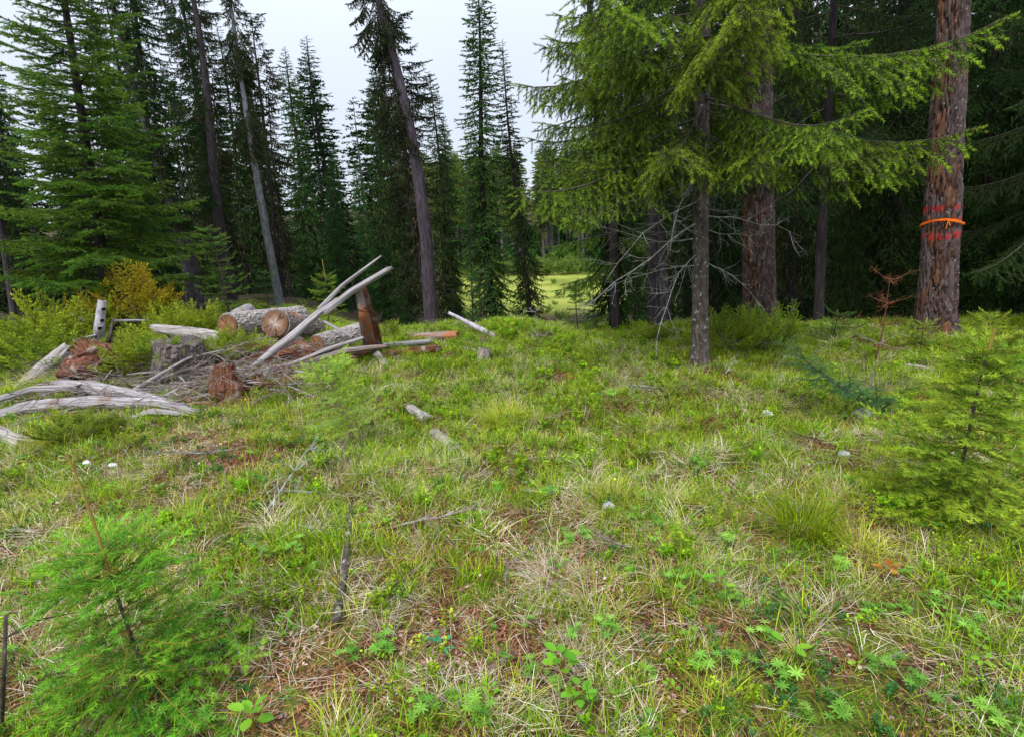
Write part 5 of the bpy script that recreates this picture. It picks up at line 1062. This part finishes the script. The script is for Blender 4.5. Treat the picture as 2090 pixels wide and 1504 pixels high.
# ------------------------------------------------------------------ ground cover templates
rt = np.random.default_rng(101)
def blade(pts, w0, r):
    pts = np.asarray(pts); n = len(pts); t = pts[-1] - pts[0]; s = np.cross(t, [0, 0, 1.0]); l = np.linalg.norm(s); s = s / l if l > 1e-5 else np.array([1.0, 0, 0])
    V = []; T = []
    for i, p in enumerate(pts[:-1]):
        w_ = w0 * (1 - 0.55 * i / (n - 1)); V += [p - s * w_ / 2, p + s * w_ / 2]
    V.append(pts[-1]); m = len(V)
    for i in range(n - 2): a = 2 * i; T += [[a, a + 1, a + 3], [a, a + 3, a + 2]]
    T.append([m - 3, m - 2, m - 1]); return A(V, T, np.full(m, r))
def tuft(n, h0, h1, sp, lean, w_, bend=0.5, rspread=1.0, flat=False):
    parts = []
    for i in range(n):
        a = rt.uniform(0, 6.28); r = sp * rt.random() ** 0.5; b = a + rt.normal(0, 0.8); h = rt.uniform(h0, h1); ln = abs(rt.normal(lean, lean * 0.5))
        o = np.array([r * math.cos(a), r * math.sin(a), -0.01]); d = np.array([math.cos(b), math.sin(b), 0]); s = np.linspace(0, 1, 5)
        th = ln + bend * s * rt.uniform(0.4, 1.5)
        if flat: th = np.full(5, 1.15) + np.array([0, .15, .35, .5, .6]) * rt.uniform(0.2, 1.4)
        seg = h / 4; p = [o]
        for q in range(1, 5): p.append(p[-1] + seg * (d * math.sin(th[q]) + np.array([0, 0, math.cos(th[q])])))
        if flat:
            p = [np.array([v[0], v[1], max(v[2], 0.004)]) + np.array([rt.normal(0, .004), rt.normal(0, .004), 0]) for v in p]
        parts.append(blade(p, w_ * rt.uniform(0.7, 1.3), rt.random() * rspread))
    return join(*parts)
def leaf_at(p, d, up, ln, wd, r, fold=0.25, k=0):
    t = A([[0, 0, 0], [0.45, 0.5, fold * .5], [0.45, -0.5, fold * .5], [1, 0, 0.0], [0.45, 0, 0], [.15, .3, fold * .3], [.15, -.3, fold * .3], [.78, .34, fold * .3], [.78, -.34, fold * .3]],
          [[0, 4, 5], [5, 4, 1], [1, 4, 7], [7, 4, 3], [0, 6, 4], [6, 2, 4], [2, 8, 4], [8, 3, 4]], np.full(9, 0.0), np.full(8, k))
    return place(t, [p], [d], [up], np.array([[ln, wd, ln]]), np.array([r]))
def simple_leaf(k=0):
    return A([[0, 0, 0], [0.5, 0.5, 0.12], [0.5, -0.5, 0.12], [1, 0, 0.0]], [[0, 3, 1], [0, 2, 3]], np.zeros(4), np.full(2, k))
def sprig(n, h, lf, wd, sp=0.03, stems=3):
    parts = []; PP = []; DD = []; RR = []
    for s in range(stems):
        a = rt.uniform(0, 6.28); b = rt.uniform(0, 6.28); tl = rt.uniform(0.1, 0.7); hh = h * rt.uniform(0.6, 1.1); o = np.array([sp * math.cos(a) * rt.random(), sp * math.sin(a) * rt.random(), 0]); d = np.array([math.cos(b) * math.sin(tl), math.sin(b) * math.sin(tl), math.cos(tl)])
        parts.append(tube([o, o + d * hh * .5, o + d * hh], [0.0016, 0.0013, 0.0008], 3, 1))
        for i in range(n):
            t = 0.25 + 0.75 * (i + .5) / n; q = i * 2.4 + s; e = rt.uniform(0.1, 0.9)
            PP.append(o + d * hh * t); DD.append([math.cos(q) * math.cos(e), math.sin(q) * math.cos(e), math.sin(e)]); RR.append(0.2 + 0.6 * t * rt.random() + .2 * rt.random())
    sl_ = simple_leaf(); m = len(PP); S = lf * rt.uniform(0.7, 1.2, m)
    parts.append(place(sl_, np.array(PP), np.array(DD), np.array([[0, 0, 1.0]]), np.stack([S, S * wd, S], -1), np.array(RR)))
    return join(*parts)
def palmate(c, n, rad, wd, r, tilt=(0, 0)):
    parts = []; nrm = np.array([tilt[0], tilt[1], 1.0]); nrm /= np.linalg.norm(nrm)
    for i in range(n):
        a = 2 * math.pi * i / n + rt.normal(0, .08); d = np.array([math.cos(a), math.sin(a), 0.25]); d = d - nrm * (d @ nrm) * 0.5
        parts.append(leaf_at(c, d, nrm, rad * rt.uniform(.85, 1.1), rad * wd, r + rt.uniform(-.15, .15), 0.12))
    return join(*parts)
def lupine(nl, h, rad):
    parts = []
    for i in range(nl):
        a = rt.uniform(0, 6.28); e = rt.uniform(0.1, 0.9); hh = h * rt.uniform(0.5, 1.1); c_ = np.array([math.cos(a) * math.sin(e) * hh * 1.2, math.sin(a) * math.sin(e) * hh * 1.2, math.cos(e) * hh])
        parts.append(tube([[0, 0, 0], c_ * [.6, .6, .55], c_], [.0018, .0014, .001], 3, 1)); parts.append(palmate(c_, rt.integers(7, 10), rad * rt.uniform(.7, 1.15), 0.24, rt.uniform(.1, .8), (math.cos(a) * .4, math.sin(a) * .4)))
    return join(*parts)
def herb(nl, h, ln, wd, up=0.5):
    parts = []
    for i in range(nl):
        a = 2.4 * i + rt.normal(0, .3); hh = h * rt.uniform(0.35, 1.1); c_ = np.array([math.cos(a) * ln * .4, math.sin(a) * ln * .4, hh]); e = rt.uniform(0.0, up)
        parts.append(tube([[0, 0, 0], c_ * [.4, .4, .6], c_], [.0018, .0014, .001], 3, 1))
        parts.append(leaf_at(c_, [math.cos(a) * math.cos(e), math.sin(a) * math.cos(e), math.sin(e)], [rt.normal(0, .3), rt.normal(0, .3), 1], ln * rt.uniform(.7, 1.1), ln * wd, rt.uniform(.1, .9), .2))
    return join(*parts)
def dead_leaves(n, sp, s):
    PP = np.stack([rt.normal(0, sp, n), rt.normal(0, sp, n), rt.uniform(0.002, 0.02, n)], -1); D = rt.normal(0, 1, (n, 3)); D[:, 2] *= .3; S = s * rt.uniform(.6, 1.2, n)
    return place(simple_leaf(), PP, D, rt.normal(0, .4, (n, 3)) + [0, 0, 1.0], np.stack([S, S * .7, S], -1), rt.random(n))
def litter(n, sp, l):
    PP = np.stack([rt.normal(0, sp, n), rt.normal(0, sp, n), rt.uniform(0.001, 0.012, n)], -1); a = rt.uniform(0, 6.28, n); D = np.stack([np.cos(a), np.sin(a), rt.normal(0, .1, n)], -1); S = l * rt.uniform(.5, 1.3, n)
    t = A([[0, .5, 0], [0, -.5, 0], [1, 0, 0.05]], [[0, 1, 2]], np.zeros(3)); return place(t, PP, D, np.array([[0, 0, 1.0]]), np.stack([S, np.full(n, .003), S], -1), rt.random(n))
TPL = dict(
    short_grass=(['grass', 'twig'], [tuft(20, .04, .13, .05, .35, .0030, .7) for _ in range(4)]),
    yellow_grass=(['grass_y', 'twig'], [tuft(20, .06, .16, .05, .45, .0028, .9) for _ in range(4)]),
    dry_grass=(['straw', 'twig'], [tuft(17, .08, .20, .06, .8, .0024, .9, flat=True) for _ in range(5)] + [tuft(16, .06, .16, .04, .7, .0024, 1.1) for _ in range(3)]),
    leafy_sprigs=(['sprig', 'twig_red'], [sprig(11, .085, .016, .6, .04, 4) for _ in range(5)]),
    dark_sprigs=(['sprig_dark', 'twig_red'], [sprig(12, .05, .014, .65, .05, 5) for _ in range(4)]),
    small_herbs=(['broad', 'stem_orange'], [herb(6, .05, .028, .62) for _ in range(5)]),
    dead_leaf_litter=(['deadleaf'], [dead_leaves(22, .05, .017) for _ in range(4)]),
    needle_litter=(['litter'], [litter(60, .07, .022) for _ in range(3)]),
    twig_litter=(['twig'], [A(*(lambda a: (a.V, a.T, a.r, a.k * 0))(dead_arr(rt, .22, .0022, 5, 1, .1))) for _ in range(5)]),
    lupine_cover=(['lupine', 'broad'], [lupine(7, .07, .030) for _ in range(5)]),
)
def scatter(name, label, cat, key, pts, rz, sc, tilt=0.25, seed=0):
    """one object: copies of the template meshes on points (nobody could count them)"""
    mats, tp = TPL[key]; hid = bpy.data.collections.new(key + '_pieces')
    for i, a in enumerate(tp):
        o = bpy.data.objects.new('%s_piece' % key, make_mesh(key, a, mats if len(mats) > 1 else mats)); hid.objects.link(o)
    n = len(pts); me = bpy.data.meshes.new(name); me.vertices.add(n); me.vertices.foreach_set('co', np.asarray(pts, np.float32).ravel())
    rs = np.random.default_rng(seed + 900); rot = np.stack([rs.normal(0, tilt, n), rs.normal(0, tilt, n), rz], -1)
    at = me.attributes.new('rot', 'FLOAT_VECTOR', 'POINT'); at.data.foreach_set('vector', rot.astype(np.float32).ravel())
    at = me.attributes.new('siz', 'FLOAT', 'POINT'); at.data.foreach_set('value', np.asarray(sc, np.float32))
    at = me.attributes.new('pick', 'INT', 'POINT'); at.data.foreach_set('value', rs.integers(0, len(tp), n).astype(np.int32))
    ob = link(name, me); tag(ob, label, cat, kind='stuff')
    g = bpy.data.node_groups.new(name + '_nodes', 'GeometryNodeTree'); g.interface.new_socket('Geometry', in_out='INPUT', socket_type='NodeSocketGeometry'); g.interface.new_socket('Geometry', in_out='OUTPUT', socket_type='NodeSocketGeometry')
    N = g.nodes.new; Lk = g.links.new; gi = N('NodeGroupInput'); go = N('NodeGroupOutput'); ip = N('GeometryNodeInstanceOnPoints'); ci = N('GeometryNodeCollectionInfo')
    ci.inputs['Collection'].default_value = hid; ci.inputs['Separate Children'].default_value = True; ci.inputs['Reset Children'].default_value = True
    def na(nm, ty):
        q = N('GeometryNodeInputNamedAttribute'); q.data_type = ty; q.inputs['Name'].default_value = nm; return q.outputs['Attribute']
    er = N('FunctionNodeEulerToRotation'); Lk(na('rot', 'FLOAT_VECTOR'), er.inputs[0])
    Lk(gi.outputs[0], ip.inputs['Points']); Lk(ci.outputs[0], ip.inputs['Instance']); ip.inputs['Pick Instance'].default_value = True
    Lk(na('pick', 'INT'), ip.inputs['Instance Index']); Lk(er.outputs[0], ip.inputs['Rotation']); Lk(na('siz', 'FLOAT'), ip.inputs['Scale']); Lk(ip.outputs[0], go.inputs[0])
    md = ob.modifiers.new('scatter', 'NODES'); md.node_group = g
    return ob
def field(n, seed, dens, y0=0.9, y1=12.5, power=0.62):
    """n candidate points over the slope in view, kept with probability dens(x, y)"""
    rs = np.random.default_rng(seed); t = rs.random(n) ** power; y = y0 + (y1 - y0) * t; x = rs.uniform(-1, 1, n) * (0.98 * y + 0.9)
    hm = 0.42 + 0.58 * sstep(.38, .60, fbm(x * 4.2 + seed, y * 4.2, 55 + seed % 3, 2)); k = rs.random(n) < dens(x, y) * hm * 1.25; x, y = x[k], y[k]; return np.stack([x, y, hgt(x, y)], -1), rs.uniform(0, 6.28, len(x)), rs.random(len(x))
nz_ = lambda x, y, s, f=1.0: fbm(x * f, y * f, s, 3)
def pxy(px, py): q_ = G(px, py); return q_[0], q_[1]
def blob(x, y, px, py, r):
    cx, cy = pxy(px, py); return np.exp(-((x - cx) ** 2 + (y - cy) ** 2) / (r * r))
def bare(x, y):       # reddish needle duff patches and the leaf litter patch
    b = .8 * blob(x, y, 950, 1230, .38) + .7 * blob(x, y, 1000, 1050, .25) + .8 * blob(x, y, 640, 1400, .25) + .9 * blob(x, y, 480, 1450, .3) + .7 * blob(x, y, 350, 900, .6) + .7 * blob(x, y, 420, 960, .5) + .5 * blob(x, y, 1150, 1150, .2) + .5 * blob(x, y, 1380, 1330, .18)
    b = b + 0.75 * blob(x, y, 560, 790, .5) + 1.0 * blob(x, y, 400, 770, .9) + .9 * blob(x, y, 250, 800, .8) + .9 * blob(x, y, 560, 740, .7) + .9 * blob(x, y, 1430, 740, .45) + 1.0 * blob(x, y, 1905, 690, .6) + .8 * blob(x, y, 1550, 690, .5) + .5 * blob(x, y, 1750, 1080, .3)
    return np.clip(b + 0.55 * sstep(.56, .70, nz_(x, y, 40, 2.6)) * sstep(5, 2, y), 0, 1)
far = lambda y: sstep(3.0, 6.0, y)
green = lambda x, y: sstep(.26, .54, nz_(x, y, 41, 1.6) + 0.10 * far(y))
dry = lambda x, y: sstep(.38, .60, nz_(x, y, 42, 1.9) + 0.05 * (1 - far(y)))
leafy = lambda x, y: sstep(.40, .58, nz_(x, y, 43, 1.6) + .08 * far(y))
D = [
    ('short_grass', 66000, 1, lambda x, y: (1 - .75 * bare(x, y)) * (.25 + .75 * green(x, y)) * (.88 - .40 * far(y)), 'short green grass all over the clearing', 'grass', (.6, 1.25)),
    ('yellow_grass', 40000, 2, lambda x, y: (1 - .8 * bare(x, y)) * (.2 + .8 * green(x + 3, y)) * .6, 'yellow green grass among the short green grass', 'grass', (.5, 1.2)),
    ('dry_grass', 44000, 3, lambda x, y: (1 - .35 * bare(x, y)) * (.16 + .84 * dry(x, y)) * .72, 'bleached dry grass lying flat over the clearing', 'grass', (.5, 1.25)),
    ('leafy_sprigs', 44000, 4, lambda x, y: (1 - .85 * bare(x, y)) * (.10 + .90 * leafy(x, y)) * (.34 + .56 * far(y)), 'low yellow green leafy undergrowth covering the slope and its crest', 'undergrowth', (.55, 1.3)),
    ('dark_sprigs', 13000, 5, lambda x, y: (1 - .5 * bare(x, y)) * sstep(.5, .62, nz_(x, y, 44, 2.2)) * .8 + .5 * blob(x, y, 330, 900, .7), 'dark glossy creeping leaves near the ground', 'undergrowth', (.6, 1.3)),
    ('small_herbs', 10000, 6, lambda x, y: (1 - .7 * bare(x, y)) * .45, 'small round leaved herbs in the grass', 'herbs', (.5, 1.2)),
    ('dead_leaf_litter', 16000, 7, lambda x, y: .05 + .95 * np.clip(1.3 * blob(x, y, 340, 895, .45) + blob(x, y, 430, 930, .45) + .9 * blob(x, y, 1110, 1235, .12) + .5 * sstep(.62, .7, nz_(x, y, 45, 2.5)), 0, 1), 'grey pink dead leaves in drifts', 'leaf litter', (.6, 1.4)),
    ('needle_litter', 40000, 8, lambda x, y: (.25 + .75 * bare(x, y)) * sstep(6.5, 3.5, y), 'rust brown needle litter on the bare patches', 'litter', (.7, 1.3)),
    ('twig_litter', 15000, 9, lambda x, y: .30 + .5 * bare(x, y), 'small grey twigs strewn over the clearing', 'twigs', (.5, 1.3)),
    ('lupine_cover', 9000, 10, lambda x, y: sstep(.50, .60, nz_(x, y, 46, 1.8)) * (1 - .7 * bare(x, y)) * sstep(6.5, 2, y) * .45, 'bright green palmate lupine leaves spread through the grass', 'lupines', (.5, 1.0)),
]
for key, n, sd, dn, lb_, ct, (s0, s1) in D:
    pts, rz, u = field(n, sd, dn); scatter(key, lb_, ct, key, pts, rz, s0 + (s1 - s0) * u, 0.22 if key not in ('dry_grass', 'needle_litter') else 0.12, sd)
    print(key, len(pts))
TPL['tussock'] = (['straw', 'grass_y', 'grass'], [join(*[(lambda a, k: A(a.V, a.T, a.r, a.k + k))(tuft(n_, .10, .24, .06, .65, .0026, 1.0), k) for k, n_ in mix]) for mix in ([(0, 34), (2, 30)], [(0, 46), (1, 22)], [(1, 40), (0, 14)], [(0, 60), (2, 8)])])
pts, rz, u = field(3000, 301, lambda x, y: (1 - .7 * bare(x, y)) * sstep(.42, .62, nz_(x, y, 61, 3.0)) * .8, y0=1.3); scatter('tussocks', 'coarse tussocks of mixed dead and green grass', 'grass', 'tussock', pts, rz, .45 + .7 * u, .25, 33); print('tussocks', len(pts))
TPL['bushy_sprigs'] = (['sprig', 'twig_red'], [sprig(14, .12, .024, .6, .05, 7) for _ in range(4)])
pts, rz, u = field(5200, 302, lambda x, y: (1 - .8 * bare(x, y)) * sstep(.46, .60, nz_(x, y, 63, 2.4)) * .8, y0=1.8); scatter('bushy_sprigs', 'taller bushy sprigs with round leaves in clumps', 'undergrowth', 'bushy_sprigs', pts, rz, .5 + .7 * u, .25, 34); print('bushy', len(pts))
# taller fringe along the crest and behind the pile
def crest_pts(n, seed):
    rs = np.random.default_rng(seed); px = rs.uniform(-40, 2130, n); q_ = []
    x = rs.uniform(-11, 8.5, n); y = rs.uniform(6.2, 11.5, n) + np.where(x < -3.5, rs.uniform(0, 3, n), 0); k = nz_(x, y, seed, 1.4) > rs.uniform(.34, .6, n); x, y = x[k], y[k]; n = len(x); return np.stack([x, y, hgt(x, y)], -1), rs.uniform(0, 6.28, n), rs.random(n)
TPL['crest_sprigs'] = (['sprig', 'twig_red'], [sprig(14, .17, .026, .6, .08, 6) for _ in range(4)])
pts, rz, u = crest_pts(3600, 77); scatter('crest_undergrowth', 'knee high leafy undergrowth along the crest under the trees', 'undergrowth', 'crest_sprigs', pts, rz, .28 + .45 * u, .2, 31)
TPL['crest_grass'] = (['grass', 'twig'], [tuft(34, .12, .30, .09, .4, .0045, .9) for _ in range(3)])
pts, rz, u = crest_pts(1500, 78); scatter('crest_grass', 'longer soft grass along the crest under the trees', 'grass', 'crest_grass', pts, rz, .3 + .4 * u, .2, 32)

# ------------------------------------------------------------------ single plants that stand out
def clump(label, px, py, n, h0, h1, sp, lean, bend, mat, w_=.0028):
    a = tuft(n, h0, h1, sp, lean, w_, bend); ob = link('grass_clump', make_mesh('grass_clump', a, [mat]), None, G(px, py)); tag(ob, label, 'grass clump'); return ob
clump('big round yellow green grass clump in the middle distance', 1030, 868, 900, .16, .34, .11, .55, .9, 'grass_y', .0032)
clump('big fine green grass clump lower right', 1640, 1085, 900, .14, .30, .10, .45, .9, 'grass', .0026)
clump('silvery green grass sweeping right beside the big fine clump', 1755, 1130, 260, .12, .26, .05, .8, .8, 'grass_y', .0024)
clump('arched dry grass tuft at the crest side of the clearing', 1200, 965, 160, .10, .22, .05, .8, 1.0, 'straw')
clump('dry tan grass tuft beside the bare reddish soil', 1135, 1190, 260, .10, .24, .07, .8, 1.0, 'straw')
clump('pale dry grass tuft right of the bleached forked branch', 560, 1075, 240, .10, .24, .07, .9, .9, 'straw')
clump('bright lawn green tuft below the long split log', 560, 820, 420, .08, .20, .12, .4, .7, 'grass')
clump('green and straw mixed tuft in the right middle ground', 1250, 1030, 260, .10, .24, .07, .6, .9, 'grass_y')
clump('pale yellow grass at the left edge below the slanting log', 40, 800, 500, .12, .34, .22, .6, .8, 'grass_y')
clump('fine dry and green grass above the young fir leader', 110, 905, 500, .10, .26, .18, .6, .8, 'grass_y')
clump('pale grass over the left end of the silver logs', 90, 775, 400, .10, .32, .2, .7, .8, 'straw')
LUP = [make_mesh('lupine_leaves', lupine(9, .09, .034), ['lupine', 'broad']) for _ in range(4)]
gl = 'lupine plants in the foreground grass'
for k, (px, py) in enumerate([(720, 1350), (790, 1340), (930, 1440), (985, 1470), (1240, 1300), (1410, 1310), (1500, 1370), (1600, 1400), (1640, 1470), (1790, 1380), (1860, 1420), (1960, 1290),
                              (1900, 1240), (1480, 1120), (1430, 960), (1380, 1200), (330, 1480), (380, 1440), (430, 1475), (860, 1470), (1330, 1480), (2010, 1480), (1720, 1480), (1000, 880), (1560, 1310), (610, 1130), (500, 1110)]):
    o = tag(link('lupine_plant', LUP[k % 4], None, G(px, py)), 'bright green lupine with star shaped leaves in the foreground grass', 'lupine', gl); o.rotation_euler = (0, 0, k * 1.3); o.scale = (.78 + .2 * math.sin(k * 2.1),) * 3
def leafy(name, label, cat, px, py, nl, h, ln, wd, mat, up=.5, lift=0):
    root = thing(name, label, cat, G(px, py, lift)); st = []
    for i in range(nl):
        a = 2.4 * i + rt.normal(0, .2); hh = h * (0.45 + .6 * (i + 1) / nl); c_ = np.array([math.cos(a) * ln * .35, math.sin(a) * ln * .35, hh]); e = rt.uniform(-.1, up)
        st.append(tube([[0, 0, 0], c_ * [.3, .3, .7], c_], [.0024, .002, .0015], 4, 0))
        link('leaf', make_mesh('leaf', leaf_at(c_, [math.cos(a) * math.cos(e), math.sin(a) * math.cos(e), math.sin(e)], [rt.normal(0, .2), rt.normal(0, .2), 1], ln * rt.uniform(.8, 1.1), ln * wd, rt.uniform(.2, .9), .18), [mat], True), root)
    link('stem', make_mesh('herb_stem', join(*st), ['stem_orange']), root)
leafy('leafy_plant', 'round leaved bright green plant in the lower middle', 'plant', 1150, 1400, 11, .15, .055, .62, 'broad')
leafy('leafy_plant', 'round leaved plant with yellowed lower leaves just below the brighter one', 'plant', 1185, 1450, 8, .09, .05, .62, 'broad')
leafy('leafy_plant', 'heart leaved green plant at the bottom beside the young fir', 'plant', 520, 1495, 6, .10, .055, .8, 'broad')
leafy('leafy_plant', 'three pointed green leaves in the lower right', 'plant', 1608, 1345, 3, .07, .07, .42, 'broad', .3)
leafy('leafy_plant', 'teal green leafed plant below the yellow green fir', 'plant', 2030, 1100, 6, .08, .05, .4, 'teal', .4)
leafy('leafy_plant', 'plant with pairs of teal leaves under the bare reddish soil', 'plant', 905, 1335, 5, .05, .045, .45, 'teal', .4)
leafy('leafy_plant', 'plant with one yellow green and one pale leaf right of the middle', 'plant', 1468, 1220, 5, .10, .06, .55, 'broad', .6)
leafy('red_leaf_plant', 'small plant turning red and orange right of the big fine clump', 'plant', 1808, 1180, 6, .06, .045, .6, 'redleaf', .4)
leafy('red_leaf_plant', 'pair of red leaves in the middle distance grass', 'plant', 1158, 782, 4, .08, .06, .6, 'redleaf', .8)
leafy('red_leaf_plant', 'orange tinted leaves left of the yellow green fir', 'plant', 1718, 885, 4, .06, .05, .5, 'redleaf', .6)
leafy('red_leaf_plant', 'reddish stemmed plant right of the big round grass clump', 'plant', 1150, 905, 5, .10, .04, .5, 'redleaf', .6)
for k, (px, py, ln, lean, lb_) in enumerate([(1785, 1455, .15, .35, 'broad teal grass blade lower right'), (1530, 1375, .10, 1.0, 'curled teal grass blade arching over lupines'), (300, 1490, .16, -.2, 'tall teal blade at the foot of the young fir'),
                                             (940, 985, .09, .1, 'short teal blade in the middle grass'), (1850, 1280, .12, .6, 'teal blade among lupines on the right'), (1720, 1090, .10, .15, 'teal blade upright near the yellow green fir'), (1465, 1140, .10, .1, 'teal blade left of the big fine clump')]):
    q_ = G(px, py); s_ = np.linspace(0, 1, 7); bend = 1.6 if k == 1 else .4; xs = ln * (lean * s_ + .1 * s_ ** 2); zs_ = ln * s_ * (1 - .35 * bend * s_); p_ = np.stack([xs, -.02 * s_, zs_], -1)
    w_ = .012 * np.sin(np.clip(s_ * .85 + .18, 0, 1) * np.pi) + .001
    V = np.concatenate([p_ - [0, .3, 0] * w_[:, None] - [1, 0, 0] * w_[:, None] * .5, p_ + [0, .3, 0] * w_[:, None] + [1, 0, 0] * w_[:, None] * .5]); T = []
    for i in range(6): T += [[i, i + 1, 8 + i], [i, 8 + i, 7 + i]]
    tag(link('teal_grass', make_mesh('grass_blade', A(V, T, np.full(14, .5)), ['teal'], True), None, q_), lb_, 'grass blade')
# yellow flowers
for k, (px, py) in enumerate([(1012, 780), (1120, 728), (1130, 733), (505, 838), (1010, 775), (1255, 1010), (1165, 1385), (470, 770)]):
    t = thing('yellow_flower', 'tiny yellow flower in the grass of the clearing', 'flower', G(px, py), 'tiny yellow flowers'); z_ = .10
    link('stem', make_mesh('flower_stem', tube([[0, 0, 0], [0, 0, z_]], [.0012, .001], 4), ['broad']), t)
    pt = [leaf_at(np.array([0, 0, z_]), [math.cos(a), math.sin(a), .35], [0, 0, 1], .012, .010, .5) for a in np.arange(5) * 1.2566]
    link('petals', make_mesh('petals', join(*pt), ['flower']), t)
